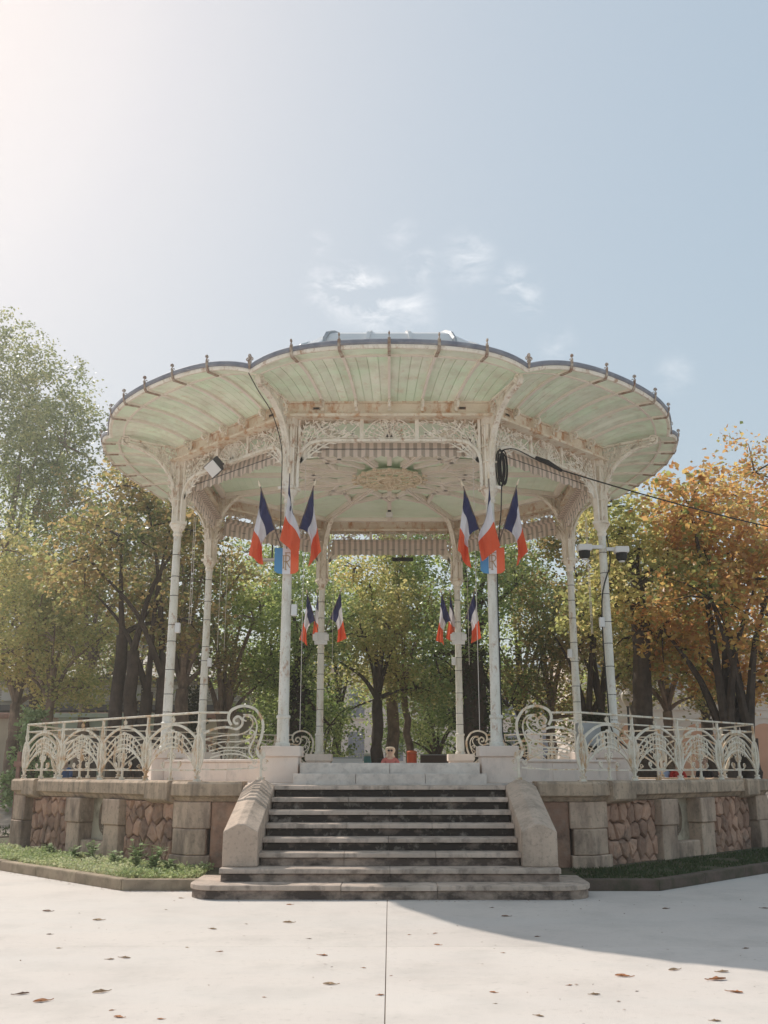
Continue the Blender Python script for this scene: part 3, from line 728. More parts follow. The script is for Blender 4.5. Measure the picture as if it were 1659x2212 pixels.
# zinc roof and lantern
mb = MB(); rings = []
for (f, r_, h_) in ((0, 0, 0), (.25, 0, 0), (.6, 0, 0), (1, 0, 0)):
    ring = []
    for i in range(8 * 24):
        phi = -22.5 + 45 * (i % 24) / 24; a = R(phi + 45 * (i // 24)); r1, h1 = rim(phi); ri = 2.80 * cos(R(22.5)) / cos(R(phi)); r = (r1 - .08) + (ri - (r1 - .08)) * f
        h = (h1 + .008) + (9.60 - h1) * (f ** 1.1); ring.append((r * sin(a), -r * cos(a), h))
    rings.append(ring)
mb.loft(rings, caps=False); mb.build('roof', ZROOF, bs, True)
lan = MB().prism(octa(3.36), 9.5, 9.72, octa(3.36)).build('lantern', ZROOF, bs)
for k in range(8):
    M = Matrix.Rotation(R(45 * k), 4, 'Z')
    r0, r1, h0, h1 = 3.22 * cos(R(22.5)), 2.62 * cos(R(22.5)), 9.98, 10.29
    prof = [(3.40, 9.72), (3.36, 9.90), (3.22, 10.08), (2.98, 10.21), (2.62, 10.29)]; cf = cos(R(22.5))
    for j in range(3):
        a, b = -1 + 2 * j / 3, -1 + 2 * (j + 1) / 3
        m = MB().loft([[(rr * cf * T * a, -rr * cf, hh), (rr * cf * T * b, -rr * cf, hh), (rr * cf * T * b, -rr * cf + .03, hh - .02), (rr * cf * T * a, -rr * cf + .03, hh - .02)] for rr, hh in prof]).xf(M)
        m.build('pane', WPLAST if (j == 1 or k in (0, 1)) and k != 7 else GLASS, lan)
        MB().strip([(rr * cf * T * a, -rr * cf - .02, hh) for rr, hh in prof] + [(2.5 * cf * T * a, -2.5 * cf, 10.32)], .07, (1, 0, 0), .07).xf(M).build('glazing_bar', WPLAST if j else ZROOF, lan)
    mb = MB(); mitred(mb, r1 - .08, r1 + .012, h1, h1 + .018); mb.xf(M).build('lantern_edge', DARKG, lan)
MB().prism(octa(2.54), 10.27, 10.31, [(x * .1, y * .1) for x, y in octa(2.52)]).build('lantern_cap', ZROOF, lan)
# ------------------------------------------------------------------ ceiling
mb = MB().prism(octa(4.62), 8.09, 8.12); ceil = mb.build('ceiling', PALE, bs)
# ceiling panels: planks parallel to each side
pm = []
for j in range(22):
    a1 = 4.19 - j * .165; a0 = a1 - .160
    if a0 < .75: break
    m = MB(); mitred(m, a0, a1, 8.065, 8.088); pm.append(m.mesh('ceiling_plank', PALE))
for k in range(8):
    for me in pm: link_rot('ceiling_plank', me, ceil, k)
def radial(mb, ang, r0, r1, w, h0, h1):
    d = Vector((sin(R(ang)), -cos(R(ang)), 0)); nr = Vector((cos(R(ang)), sin(R(ang)), 0))
    q = [d * r0 + nr * w / 2, d * r0 - nr * w / 2, d * r1 - nr * w / 2, d * r1 + nr * w / 2]
    mb.prism([(v.x, v.y) for v in q], h0, h1)
for k in range(8):
    mb = MB(); radial(mb, 22.5 + 45 * k, .8, 4.28, .15, 7.96, 8.06); radial(mb, 22.5 + 45 * k, .8, 4.28, .06, 7.92, 7.958); mb.build('ceiling_rib', RIBM, ceil)
    mb = MB(); radial(mb, 45 * k, .8, 4.1, .10, 7.975, 8.062); mb.build('ceiling_rib', RIBM, ceil)
    # star lattice round the rosette
    P = lambda a, r: Vector((r * sin(R(a)), -r * cos(R(a)), 8.0))
    for (a, ra, b, rb) in ((22.5, 1.25, 45, 2.05), (45, 2.05, 67.5, 1.25), (22.5, 2.45, 45, 1.55), (45, 1.55, 67.5, 2.45)):
        mb = MB(); p, q = P(a + 45 * k, ra), P(b + 45 * k, rb); n_ = (0, 0, 1)
        mb.strip([tuple(p), tuple(q)], .085, n_, .09); mb.build('lattice_bar', RIBM, ceil)
mb = MB()
for k in range(8):
    M = Matrix.Rotation(R(45 * k), 4, 'Z'); t = MB(); mitred(t, 3.95, 4.08, 7.965, 8.06); t.xf(M); mb.add(t.v, t.f)
mb.build('ceiling_border', RIBM, ceil)
# rosette: pierced star ring
ros = MB(); n = (0, 0, 1)
def ringstrip(mb, r, w, z, d, nn_=48): mb.loft([[((r + a) * cos(2 * PI * i / nn_), (r + a) * sin(2 * PI * i / nn_), z + b) for a, b in ((w / 2, d / 2), (w / 2, -d / 2), (-w / 2, -d / 2), (-w / 2, d / 2))] for i in range(nn_ + 1)], caps=False)
ringstrip(ros, .72, .05, 7.90, .05); ringstrip(ros, .52, .03, 7.90, .04); ringstrip(ros, .26, .05, 7.88, .05); ringstrip(ros, .12, .04, 7.86, .06, 24)
for i in range(16):
    a = 2 * PI * i / 16; b = a + PI / 16
    def W(r, t): return (r * cos(t), r * sin(t), 7.90)
    if i % 2 == 0:
        ros.strip(bez(W(.27, a), W(.42, a + .38), W(.70, a), 6), .028, n, .03)
        ros.strip(bez(W(.27, a), W(.42, a - .38), W(.70, a), 6), .028, n, .03)
    ros.strip([W(.12, a), W(.27, a)], .03, n, .03)
    ros.strip([(W(.84 if i % 2 else .80, a)[0] + x, W(.84 if i % 2 else .80, a)[1] + y, 7.90) for x, y in spiral(0, 0, .055, .015, 0, 1.2, 12)], .022, n, .03)
    ros.strip([W(.53, b), W(.60, b + .06), W(.71, b)], .025, n, .03); ros.strip([W(.53, b), W(.60, b - .06), W(.71, b)], .025, n, .03)
    ros.tube([(.12 * cos(a), .12 * sin(a), 7.87), (.09 * cos(a), .09 * sin(a), 7.80)], [.018, .01], 5)
ros.tube([(0, 0, 7.98), (0, 0, 7.80), (0, 0, 7.74)], [.03, .05, .015], 8)
ros.build('rosette', ROSE, bs)
MB().lathe([(.66, 7.955), (.66, 7.985)], 32).build('rosette_disc', PALE, bs)

# ------------------------------------------------------------------ striped awning valances
def stripe_material(kx):
    m = bpy.data.materials.new('striped_awning_cloth'); m.use_nodes = True; t = m.node_tree; p = t.nodes['Principled BSDF']; p.inputs['Roughness'].default_value = .9
    tc = t.nodes.new('ShaderNodeTexCoord'); sx = t.nodes.new('ShaderNodeSeparateXYZ'); t.links.new(tc.outputs['Object'], sx.inputs[0])
    a = t.nodes.new('ShaderNodeMath'); a.operation = 'MULTIPLY'; a.inputs[1].default_value = kx; t.links.new(sx.outputs['X'], a.inputs[0])
    f = t.nodes.new('ShaderNodeMath'); f.operation = 'SINE'; t.links.new(a.outputs[0], f.inputs[0])
    g = t.nodes.new('ShaderNodeMath'); g.operation = 'GREATER_THAN'; g.inputs[1].default_value = .1; t.links.new(f.outputs[0], g.inputs[0])
    nz = t.nodes.new('ShaderNodeTexNoise'); nz.inputs['Scale'].default_value = 5
    mx = t.nodes.new('ShaderNodeMix'); mx.data_type = 'RGBA'; mx.inputs['A'].default_value = (.82, .70, .62, 1); mx.inputs['B'].default_value = (.50, .43, .37, 1)
    t.links.new(g.outputs[0], mx.inputs['Factor'])
    tr = t.nodes.new('ShaderNodeBsdfTranslucent'); ms = t.nodes.new('ShaderNodeMixShader'); ms.inputs[0].default_value = .4
    t.links.new(mx.outputs['Result'], p.inputs['Base Color']); t.links.new(mx.outputs['Result'], tr.inputs['Color'])
    t.links.new(p.outputs[0], ms.inputs[1]); t.links.new(tr.outputs[0], ms.inputs[2]); t.links.new(ms.outputs[0], t.nodes['Material Output'].inputs['Surface'])
    return m
CLOTH = stripe_material(2 * PI / .145)
def valance(y0):
    mb = MB(); nx = 140; X = 1.52; r1 = []; r2 = []; r3 = []; r0 = []
    for i in range(nx + 1):
        x = -X + 2 * X * i / nx; wv = .012 * sin(x * 19) ; sc_ = abs(sin(x * PI / .145))
        r0.append((x, y0 + .16, 7.40)); r1.append((x, y0 + .03, 7.375)); r2.append((x, y0 + wv, 7.20)); r3.append((x, y0 + wv * 2, 7.10 - .03 * sc_))
    mb.loft([r0, r1, r2, r3], closed=False)
    return mb
vm = valance(-AP + .14).mesh('awning', CLOTH)
roll = MB().tube([(-1.5, -AP + .24, 7.43), (1.5, -AP + .24, 7.43)], .055, 10).mesh('awning_roller', CLOTH)
hem = MB().tube([(-1.52, -AP + .135, 7.225), (1.52, -AP + .135, 7.225)], .007, 5).mesh('hem_rod', DARKG)
for k in range(8):
    a = link_rot('awning', vm, bs, k); link('awning_roller', roll, a); link('hem_rod', hem, a)
# ------------------------------------------------------------------ wrought iron railings
BL = 1.51
def rail_parts():
    n = (0, 1, 0); P = {}
    def W(x, z): return (x, 0, z)
    m = MB()                                                       # post with foot
    m.strip([W(0, .0), W(0, 1.03)], .045, n, .035); m.prism([(.07 * cos(a), .07 * sin(a)) for a in [k * PI / 4 for k in range(8)]], 0, .05, [(.035 * cos(a), .035 * sin(a)) for a in [k * PI / 4 for k in range(8)]])
    m.box(-.04, .04, -.04, .04, .05, .075); m.strip([W(-.05, .16), W(0, .20), W(.05, .16)], .02, n, .06)
    for s in (-1, 1):
        m.strip([W(s * a, b) for a, b in [(.03, .99), (.03, .87), (.07, .80), (.035, .72), (.02, .66)]], .014, n, .014)
        m.strip([W(s * (.045 + a), .145 + b) for a, b in spiral(0, 0, .04, .012, 0, 1.2, 12)], .014, n, .02)
    P['post'] = m
    m = MB()                                                       # oval medallion round the post
    for w, rx, rz, zc in ((.030, .135, .275, .43), (.016, .105, .225, .42)):
        m.strip([W(rx * sin(a), zc - rz * cos(a) * (1.0 if cos(a) > 0 else 1.05)) for a in [k * 2 * PI / 28 for k in range(29)]], w, n, .022)
    m.strip([W(.0 + a, .42 + b * 1.15) for a, b in spiral(0, 0, .085, .012, 0.4, 2.4, 34)], .013, n, .016)
    P['medallion'] = m
    m = MB()                                                       # big arch
    arch = smooth_path([W(.0, .56), W(.10, .68), (BL * .22, 0, .80), (BL * .36, 0, .865), (BL * .5, 0, .885), (BL * .64, 0, .865), (BL * .78, 0, .80), (BL - .10, 0, .68), (BL, 0, .56)], 4)
    m.strip(arch, .036, n, .028); P['arch'] = m
    m = MB()                                                       # concentric inner arcs
    for (z0, z1, dx) in ((.50, .78, .13), (.42, .69, .20), (.36, .60, .26)):
        m.strip(bez(W(dx, z0), W(BL / 2, z1 * 2 - z0), W(BL - dx, z0), 12), .018, n, .018)
    P['inner_arc'] = m
    m = MB()                                                       # lower arch
    m.strip(smooth_path([W(.05, .17), W(.20, .33), W(.42, .46), W(.60, .515), W(BL / 2, .53), W(BL - .60, .515), W(BL - .42, .46), W(BL - .20, .33), W(BL - .05, .17)], 4), .028, n, .024)
    P['lower_arch'] = m
    m = MB()                                                       # centre stem
    m.strip([W(BL / 2, 0), W(BL / 2, .56)], .034, n, .03); m.prism([(BL / 2 + .05 * cos(a), .05 * sin(a)) for a in [k * PI / 4 for k in range(8)]], 0, .05)
    for s in (-1, 1):
        m.strip([W(BL / 2 + s * (.07 + a), .40 + b) for a, b in spiral(0, 0, .055, .015, PI, -1.3 * s, 16)], .016, n, .018)
        m.strip(bez(W(BL / 2, .24), W(BL / 2 + s * .02, .34), W(BL / 2 + s * .09, .34), 5), .014, n, .016)
        m.strip([W(BL / 2 + s * (.24 + a), .26 + b) for a, b in spiral(0, 0, .05, .015, 0, -1.3 * s, 16)], .014, n, .016)
        m.strip(bez(W(BL / 2 + s * .01, .20), W(BL / 2 + s * .22, .15), W(BL / 2 + s * .29, .26), 6), .014, n, .016)
    P['centre_stem'] = m
    m = MB()                                                       # grille of upright bars with buds
    for i, dx in enumerate((-.30, -.20, -.10, 0, .10, .20, .30)):
        zt = .80 - abs(dx) * .28; m.strip([W(BL / 2 + dx, .50 - abs(dx) * .25), W(BL / 2 + dx, zt)], .016, n, .016)
        if i % 2: m.tube([(BL / 2 + dx, -.02, zt - .02), (BL / 2 + dx, .02, zt - .02)], .030, 8)
        else: m.box(BL / 2 + dx - .022, BL / 2 + dx + .022, -.012, .012, zt - .12, zt - .06)
    P['upright_grille'] = m
    m = MB()
    m.strip([W(BL / 2 + a, .965 + b) for a, b in spiral(0, 0, .033, .033, 0, 1.0, 14)], .012, n, .03); m.strip([W(BL / 2, .92), W(BL / 2, 1.03)], .01, n, .01)
    P['ring'] = m
    return P
RP = {k: v.mesh(k, RAILM) for k, v in rail_parts().items()}
def scroll_mesh():
    n = (0, 1, 0); m = MB()
    def S(xz, yz): return ((xz - 715) * .0013, 0, 1.248 - .0013 * yz)
    def L(pts, w, d=.024, k=5): m.strip(smooth_path([S(*p) for p in pts], k), w, n, d)
    L([(770, 400), (900, 345), (1050, 325), (1160, 348), (1225, 305), (1230, 240), (1180, 195), (1130, 235), (1150, 280), (1185, 275)], .036, .035)
    L([(1100, 300), (1062, 215), (1100, 120), (1240, 70), (1390, 115), (1480, 260), (1475, 420), (1430, 560), (1435, 640), (1475, 690), (1510, 670), (1500, 620)], .042, .045)
    L([(790, 470), (1000, 425), (1200, 412), (1315, 360), (1362, 270), (1320, 200), (1250, 200), (1250, 240), (1285, 250)], .022)
    L([(1240, 175), (1350, 190), (1410, 290), (1395, 420), (1345, 540), (1330, 620), (1380, 690)], .024)
    L([(830, 545), (1000, 500), (1200, 495), (1330, 460), (1385, 390), (1345, 360), (1325, 395), (1350, 405)], .020)
    L([(850, 610), (1000, 570), (1180, 565), (1300, 570), (1335, 530), (1310, 490), (1275, 505)], .020)
    L([(860, 690), (1000, 650), (1150, 640), (1280, 665), (1380, 720)], .022)
    L([(880, 640), (1050, 600), (1200, 610), (1290, 650)], .014)
    L([(770, 820), (1000, 825), (1300, 810), (1440, 800)], .020)
    for cx, cy in ((1345, 800), (1530, 735), (1400, 745), (1520, 820)): m.strip([(S(cx, cy)[0] + a, 0, S(cx, cy)[2] + b) for a, b in spiral(0, 0, .04, .012, 0, 1.3, 12)], .014, n, .02)
    m.strip([S(1478, 960), S(1478, 640)], .04, n, .035)
    m.strip([S(715, 250), S(1060, 243)], .026, n, .024)
    m.prism([(S(1478, 0)[0] + .06 * cos(a), .06 * sin(a)) for a in [k * PI / 4 for k in range(8)]], 0, .06)
    for k in range(5): m.strip([S(1440 + k * 6, 600 + k * 14), S(1500 + k * 2, 590 + k * 14)], .014, n, .02)
    return m.mesh('scroll_end', RAILM)
SCROLL = scroll_mesh()
def place(name, me, parent, p, d, sx=1.0, z=1.42):
    d = Vector((d[0], d[1], 0)).normalized(); o = link(name, me, parent)
    M = Matrix(((d.x * sx, -d.y, 0, p[0]), (d.y * sx, d.x, 0, p[1]), (0, 0, 1, z), (0, 0, 0, 1))); o.matrix_local = M; return o
def bar(name, parent, a, b, w, h, z):
    a = Vector((a[0], a[1], 0)); b = Vector((b[0], b[1], 0)); d = (b - a).normalized(); nr = Vector((-d.y, d.x, 0)) * w / 2
    q = [a + nr, a - nr, b - nr, b + nr]
    return MB().prism([(v.x, v.y) for v in q], z, z + h).build(name, RAILM, parent, bevel=.004)
def railing(label, sx, sy, with_side, group):
    t = thing('railing', label, 'railing', group=group)
    q = lambda x, y: (x * sx, y * sy)
    c = Vector(q(3.01, -5.23)); e = Vector(q(3.01 + 4.27, -5.23 + 4.27)); d = (e - c).normalized()
    for i in range(4):
        p = c + d * BL * i
        for nm in ('medallion', 'arch', 'inner_arc', 'lower_arch', 'centre_stem', 'upright_grille', 'ring', 'post'):
            place(nm, RP[nm], t, p, d)
    place('post', RP['post'], t, c + d * BL * 4, d); place('medallion', RP['medallion'], t, c + d * BL * 4, d)
    bar('top_rail', t, c - d * .0, c + d * BL * 4, .055, .03, 2.455); bar('upper_bar', t, c, c + d * BL * 4, .02, .025, 2.315); bar('lower_bar', t, c, c + d * BL * 4, .02, .022, 1.575)
    f = Vector(q(2.04, -5.17)); d2 = (f - c).normalized()
    place('scroll_end', SCROLL, t, c, d2)
    bar('top_rail', t, c, c + d2 * .45, .055, .03, 2.456)
    if with_side:
        a = Vector(q(7.28, .96)); b = Vector(q(7.28, -.96)); a, b = (b, a); dd = (b - a).normalized(); L = (b - a).length
        for nm in ('arch', 'inner_arc', 'lower_arch', 'centre_stem', 'upright_grille', 'ring'): place(nm, RP[nm], t, a, dd, L / BL)
        bar('top_rail', t, a, b, .055, .03, 2.457); bar('upper_bar', t, a, b, .02, .025, 2.316); bar('lower_bar', t, a, b, .02, .022, 1.576)
    return t
railing('cream wrought iron railing with scroll end left of the front steps', -1, 1, False, 'scrolled railings of the terrace')
railing('cream wrought iron railing with scroll end right of the front steps', 1, 1, False, 'scrolled railings of the terrace')
railing('far left wrought iron railing seen behind the bandstand columns', -1, -1, True, 'scrolled railings of the terrace')
railing('far right wrought iron railing seen behind the bandstand columns', 1, -1, True, 'scrolled railings of the terrace')

# ------------------------------------------------------------------ flags and plaques
def flag(label, base, tip, hang, width, group, flip=1):
    """base, tip of the pole; cloth hangs from the top of the pole"""
    t = thing('flag', label, 'flag', base, group=group); width *= random.uniform(.98, 1.28); fl = random.uniform(-.07, .07); b = Vector(base); P1 = Vector(tip) - b
    L = P1.length; d = P1.normalized()
    MB().tube([(0, 0, 0), tuple(d * (L - .03))], .011, 6).build('pole', WOODP, t)
    MB().tube([tuple(d * (L - .04)), tuple(d * (L - .02)), tuple(d * (L + .02)), tuple(d * (L + .09))], [.012, .02, .018, .003], 6).build('spear_tip', ROSE, t)
    hoist = .78; h0 = d * (L - .06); h1 = d * (L - .06 - hoist); out = Vector((hang, 0, 0))
    nu, nv = 14, 30; grid = []; ph = random.uniform(0, 6)
    for i in range(nu + 1):
        s = i / nu; row = []; st_ = h0.lerp(h1, s)
        # fly end of each line: top line falls straight, lower line is gathered
        end = (h0 + Vector((hang * (width * .40 + fl * .5), -.03, -1.18 - fl))).lerp(h1 + Vector((hang * flip * width * .48, -.05, -.70 + fl)), s)
        ctl = (h0 + Vector((hang * .02, 0, -.5))).lerp(h1 + Vector((hang * flip * width * .80, 0, -.06)), s)
        for j in range(nv + 1):
            v = j / nv; q = st_ * (1 - v) ** 2 + ctl * 2 * v * (1 - v) + end * v * v
            amp = .065 * min(1, v * 3) * (.5 + s)
            q = q + Vector((.012 * sin(8 * s + 5 * v + ph) * min(1, v * 3), amp * sin(7 * s + 2.5 * v + ph) + .02 * sin(15 * s - 4 * v), 0)); row.append(tuple(q))
        grid.append(row)
    mb = MB(); vs = [p for r in grid for p in r]; fs = []; mi = []
    mb.add(vs, [(i * (nv + 1) + j, (i + 1) * (nv + 1) + j, (i + 1) * (nv + 1) + j + 1, i * (nv + 1) + j + 1) for i in range(nu) for j in range(nv)])
    mb.m = [0 if j < nv / 3 else (1 if j < 2 * nv / 3 else 2) for i in range(nu) for j in range(nv)]
    o = mb.build('cloth', [BLUE, FWHITE, FRED], t, True); return t
for col, x0 in (('left', -1.783), ('right', 1.783)):
    yb = -4.305 - .13; g = 'flags on the front columns'
    flag(f'left flag of the trio on the front {col} column', (x0 - .06, yb, 5.22), (x0 - .50, yb - .12, 6.44), -1, .36, g)
    flag(f'middle flag of the trio on the front {col} column, its pole pointing at the viewer', (x0, yb - .06, 5.30), (x0 + (.05 if col == 'left' else -.06), yb - .34, 6.62 if col == 'left' else 6.52), -1 if col == 'left' else 1, .34, g, -1.1)
    flag(f'right flag of the trio on the front {col} column', (x0 + .06, yb, 5.22), (x0 + .47, yb - .12, 6.46), 1, .37, g)
    yr = 4.305 + .13; g = 'flags on the rear columns'
    flag(f'left flag of the trio on the rear {col} column', (x0 - .06, yr, 5.0), (x0 - .42, yr + .10, 6.18), -1, .31, g)
    flag(f'middle flag of the trio on the rear {col} column', (x0, yr, 5.0), (x0 - .16, yr + .34, 6.22), -1, .30, g, -.6)
    flag(f'right flag of the trio on the rear {col} column', (x0 + .06, yr, 5.0), (x0 + .50, yr + .10, 6.22), 1, .30, g)
    # plaque
    t = thing('plaque', f'blue, white and red shield plaque with RF monogram on the front {col} column', 'plaque', (x0, yb - .03, 4.86), group='shield plaques')
    MB().add(*(lambda p: ([(x, -.01, z) for x, z in p] + [(x, .02, z) for x, z in p], [tuple(range(len(p))), tuple(range(2 * len(p) - 1, len(p) - 1, -1))] + [((i + 1) % len(p), i, len(p) + i, len(p) + (i + 1) % len(p)) for i in range(len(p))]))([(-.21, .06), (-.16, .015), (-.07, .0), (-.07, .46), (-.21, .46)])).build('blue_panel', PBLUE, t)
    MB().box(-.069, .069, -.012, .02, -.002, .46).build('white_panel', PWHITE, t)
    MB().add(*(lambda p: ([(x, -.01, z) for x, z in p] + [(x, .02, z) for x, z in p], [tuple(range(len(p))), tuple(range(2 * len(p) - 1, len(p) - 1, -1))] + [((i + 1) % len(p), i, len(p) + i, len(p) + (i + 1) % len(p)) for i in range(len(p))]))([(.07, .0), (.16, .015), (.21, .06), (.21, .46), (.07, .46)])).build('red_panel', PRED, t)
    m = MB(); n = (0, 1, 0); W = lambda x, z: (x, -.016, z)
    # R (left, low) and F (upright through it, high)
    m.strip([W(-.05, .10), W(-.05, .32)], .016, n, .008); m.strip([W(-.07, .32), W(.0, .32)], .010, n, .008); m.strip([W(-.07, .10), W(-.03, .10)], .010, n, .008)
    m.strip(bez(W(-.0, .32), W(.062, .32), W(.055, .265), 6) + bez(W(.055, .265), W(.05, .215), W(-.01, .215), 6)[1:], .014, n, .008)
    m.strip([W(.0, .215), W(.06, .105)], .016, n, .008)
    m.strip([W(-.012, .07), W(-.012, .37)], .016, n, .009); m.strip([W(-.03, .37), W(.06, .37), W(.06, .355)], .011, n, .009); m.strip([W(-.03, .07), W(.01, .07)], .010, n, .009)
    m.strip([W(-.045, .215), W(.02, .215)], .010, n, .009)
    m.build('monogram', GOLD, t)
    t = thing('flag_bracket', f'white flag holder box on the rear {col} column', 'flag holder', (x0, yr, 4.72), group='white flag holders')
    MB().box(-.17, .17, -.26, -.20, .0, .32).build('plate', WPLAST, t, bevel=.03, seg=2)
    MB().box(-.21, -.08, -.30, -.262, .10, .27).build('socket', WPLAST, t, bevel=.01); MB().box(.08, .21, -.30, -.262, .10, .27).build('socket', WPLAST, t, bevel=.01)
    MB().box(-.03, .03, -.199, .0, .12, .20).build('arm', DARKG, t)

# ------------------------------------------------------------------ lamps, cameras, cables on the bandstand
t = thing('floodlight', 'white faced floodlight fixed to the left front arch', 'floodlight', (-3.22, -3.22, 7.28), R(-30))
M = Matrix.Rotation(R(38), 4, 'X') @ Matrix.Rotation(R(-24), 4, 'Y')
MB().box(-.16, .16, -.30, -.14, -.14, .14).xf(M).build('housing', DARKG, t, bevel=.01); MB().box(-.145, .145, -.312, -.301, -.125, .125).xf(M).build('glass_face', WPLAST, t)
MB().box(-.03, .03, -.16, .05, -.05, .0).build('arm', DARKG, t); MB().box(-.10, .28, -.16, -.06, -.20, -.12).build('driver_box', RUSTY, t)
for i, (dx, dy, lab) in enumerate(((-.42, -.25, 'white housed camera dome left of the right hand column'), (.36, -.05, 'white housed camera dome right of the right hand column'))):
    t = thing('camera_dome', lab, 'camera', (4.305 + dx, -1.78 + dy, 5.80), group='camera domes on the column')
    MB().box(-.14, .14, -.12, .12, .0, .13).build('housing', WPLAST, t, bevel=.03, seg=2)
    MB().lathe([(.115, .0), (.115, -.08), (.09, -.14), (.04, -.17)], 14).build('dome', BLACK, t, True)
    MB().lathe([(.06, -.155), (.062, -.175), (.045, -.178)], 12).build('lens_ring', WPLAST, t)
    MB().box(*( (.1, .36) if dx < 0 else (-.30, -.1)), -.02, .03, .05, .12).build('arm', WPLAST, t)
t = thing('ceiling_lamp', 'small box lamp under the rear ceiling rib', 'lamp', (0, 2.9, 7.80))
MB().box(-.085, .085, -.06, .06, 0, .12).build('housing', WPLAST, t, bevel=.015); MB().box(-.04, .04, -.03, .03, .12, .17).build('mount', DARKG, t)
t = thing('projector', 'black bar shaped projector under the rear awning', 'projector', (.35, 4.2, 6.93))
MB().box(-.28, .28, -.06, .06, 0, .09).build('housing', BLACK, t, bevel=.015); MB().box(-.02, .02, -.02, .02, .09, .22).build('hanger', DARKG, t)
t = thing('spot_lamp', 'flat white lamp under the rear left awning', 'lamp', (-3.0, 3.3, 6.75)); MB().box(-.28, .28, -.12, .12, 0, .05).build('housing', WPLAST, t, bevel=.015); MB().box(-.02, .02, -.02, .02, .05, .42).build('hanger', DARKG, t)
for (x, y, z) in ((-4.305 + .12, -1.84, 4.2), (-4.305 + .12, 1.72, 3.9), (-1.783 + .14, -4.33, 4.15), (4.305 - .12, 1.70, 4.1), (4.305 - .12, -1.86, 4.3), (1.783 - .13, 4.25, 4.2)):
    MB().box(x - .05, x + .05, y - .05, y + .05, z, z + .20).build('junction_box', WPLAST, bs, bevel=.012)
for (x, y, z0, z1) in ((-4.0, -1.70, 4.4, 6.6), (-3.96, -1.72, 4.4, 6.6), (-4.05, 1.9, 4.3, 6.6), (-3.9, 1.95, 4.3, 6.6), (4.0, -1.72, 4.2, 6.6), (4.03, -1.70, 4.2, 6.6), (-1.50, -4.33, 2.2, 7.3), (1.50, -4.33, 2.2, 7.3), (-1.48, 4.2, 4.2, 6.8), (2.05, 4.2, 4.2, 6.8)):
    MB().tube([(x, y, z0), (x, y, z1)], .006, 4).build('pull_cord', CREAMW, bs)
A_ = R(-22.5); dR = Vector((sin(A_), -cos(A_), 0))
pts = [tuple(dR * r + Vector((-.07, -.04, h))) for r, h in ((6.05, 8.10), (5.7, 7.90), (5.3, 7.72), (5.05, 7.5), (4.86, 7.2), (4.80, 6.9), (4.80, 6.3), (4.78, 5.6))]
tag(MB().tube(smooth_path(pts, 4), .009, 5).build('cable', BLACK), 'thin black cable running down the front left bracket', 'cable')
m = MB(); rnd = random.Random(4)
for i in range(9):
    ox, oy = rnd.uniform(-.045, .045), rnd.uniform(-.05, .05); w = rnd.uniform(.03, .075); h = rnd.uniform(.25, .36)
    m.tube([(2.02 + ox + w * sin(a), -4.30 + oy + .02 * cos(a * 2), 6.82 + h * cos(a)) for a in [k * 2 * PI / 18 for k in range(19)]], .011, 5)
m.tube(smooth_path([(2.0, -4.32, 6.5), (1.97, -4.36, 6.0), (1.92, -4.40, 5.6), (1.87, -4.38, 4.9), (1.87, -4.36, 3.6), (1.88, -4.36, 2.2), (1.98, -4.45, 2.0), (2.2, -4.6, 1.75)], 5), .011, 5)
m.tube(smooth_path([(2.02, -4.30, 7.15), (2.3, -4.05, 7.26), (2.8, -3.5, 7.22), (3.3, -3.1, 7.15)], 5), .011, 5)
tag(m.build('cable_coil', BLACK), 'coil of black cable hanging beside the front right column', 'cable')
m = MB(); pts = [(2.75, -3.62, 7.24), (3.0, -3.38, 7.22), (3.3, -3.15, 7.13)]
m.tube(pts, [.03, .05, .03], 6)
wp = [Vector((3.3, -3.2, 7.12)).lerp(Vector((19.0, 2.5, 6.2)), f) + Vector((0, 0, -2.2 * f * (1 - f))) for f in [i / 24 for i in range(25)]]
m.tube([tuple(p) for p in wp], .014, 5)
tag(m.build('overhead_cable', BLACK), 'thick black overhead cable running from the right arch to the trees', 'cable')
m = MB(); m.tube(smooth_path([(4.40, -1.70, 6.3), (4.42, -1.85, 5.6), (4.20, -1.89, 4.8), (4.20, -1.9, 3.0), (4.25, -1.92, 2.3), (4.5, -2.1, 1.95), (4.6, -2.2, 1.8)], 5), .014, 5)
tag(m.build('cable', BLACK), 'black cable clipped down the right hand column', 'cable')
# black floor equipment stand on the terrace by the right column
t = thing('equipment_box', 'grey equipment box on a black stand behind the right railing', 'equipment box', (3.95, -1.1, 1.70))
MB().box(-.22, .22, -.18, .18, .35, .80).build('box', ZROOF, t, bevel=.02); MB().box(-.26, .26, -.2, .2, .0, .06).build('base', BLACK, t, bevel=.01)
for a in (-.18, .14): MB().box(a, a + .04, -.02, .02, .06, .35).build('leg', BLACK, t)

# ------------------------------------------------------------------ buildings behind
def gz(z): return ground_h(z + CY)
b = thing('pavilion', 'long low ochre pavilion with carved frieze and pale roof behind the left trees', 'building', (0, 0, 0))
Yb = CY + 50; X0, X1 = -34, -6.2
MB().box(X0, X1, Yb, Yb + 8, 0.9, 5.95).build('wall', LEFTW, b)
MB().box(X0 - .3, X1 + .3, Yb - .55, Yb + 8.3, 5.96, 6.12).build('eave', DARKG, b)
MB().add([(X0 - .3, Yb - .5, 6.13), (X1 + .3, Yb - .5, 6.13), (X1 + .3, Yb + 8.2, 6.13), (X0 - .3, Yb + 8.2, 6.13), (X0 + 2, Yb + 3, 7.6), (X1 - 2, Yb + 3, 7.6), (X1 - 2, Yb + 5, 7.6), (X0 + 2, Yb + 5, 7.6)], [(0, 1, 5, 4), (1, 2, 6, 5), (2, 3, 7, 6), (3, 0, 4, 7), (4, 5, 6, 7), (3, 2, 1, 0)]).build('roof', CREAMW, b)
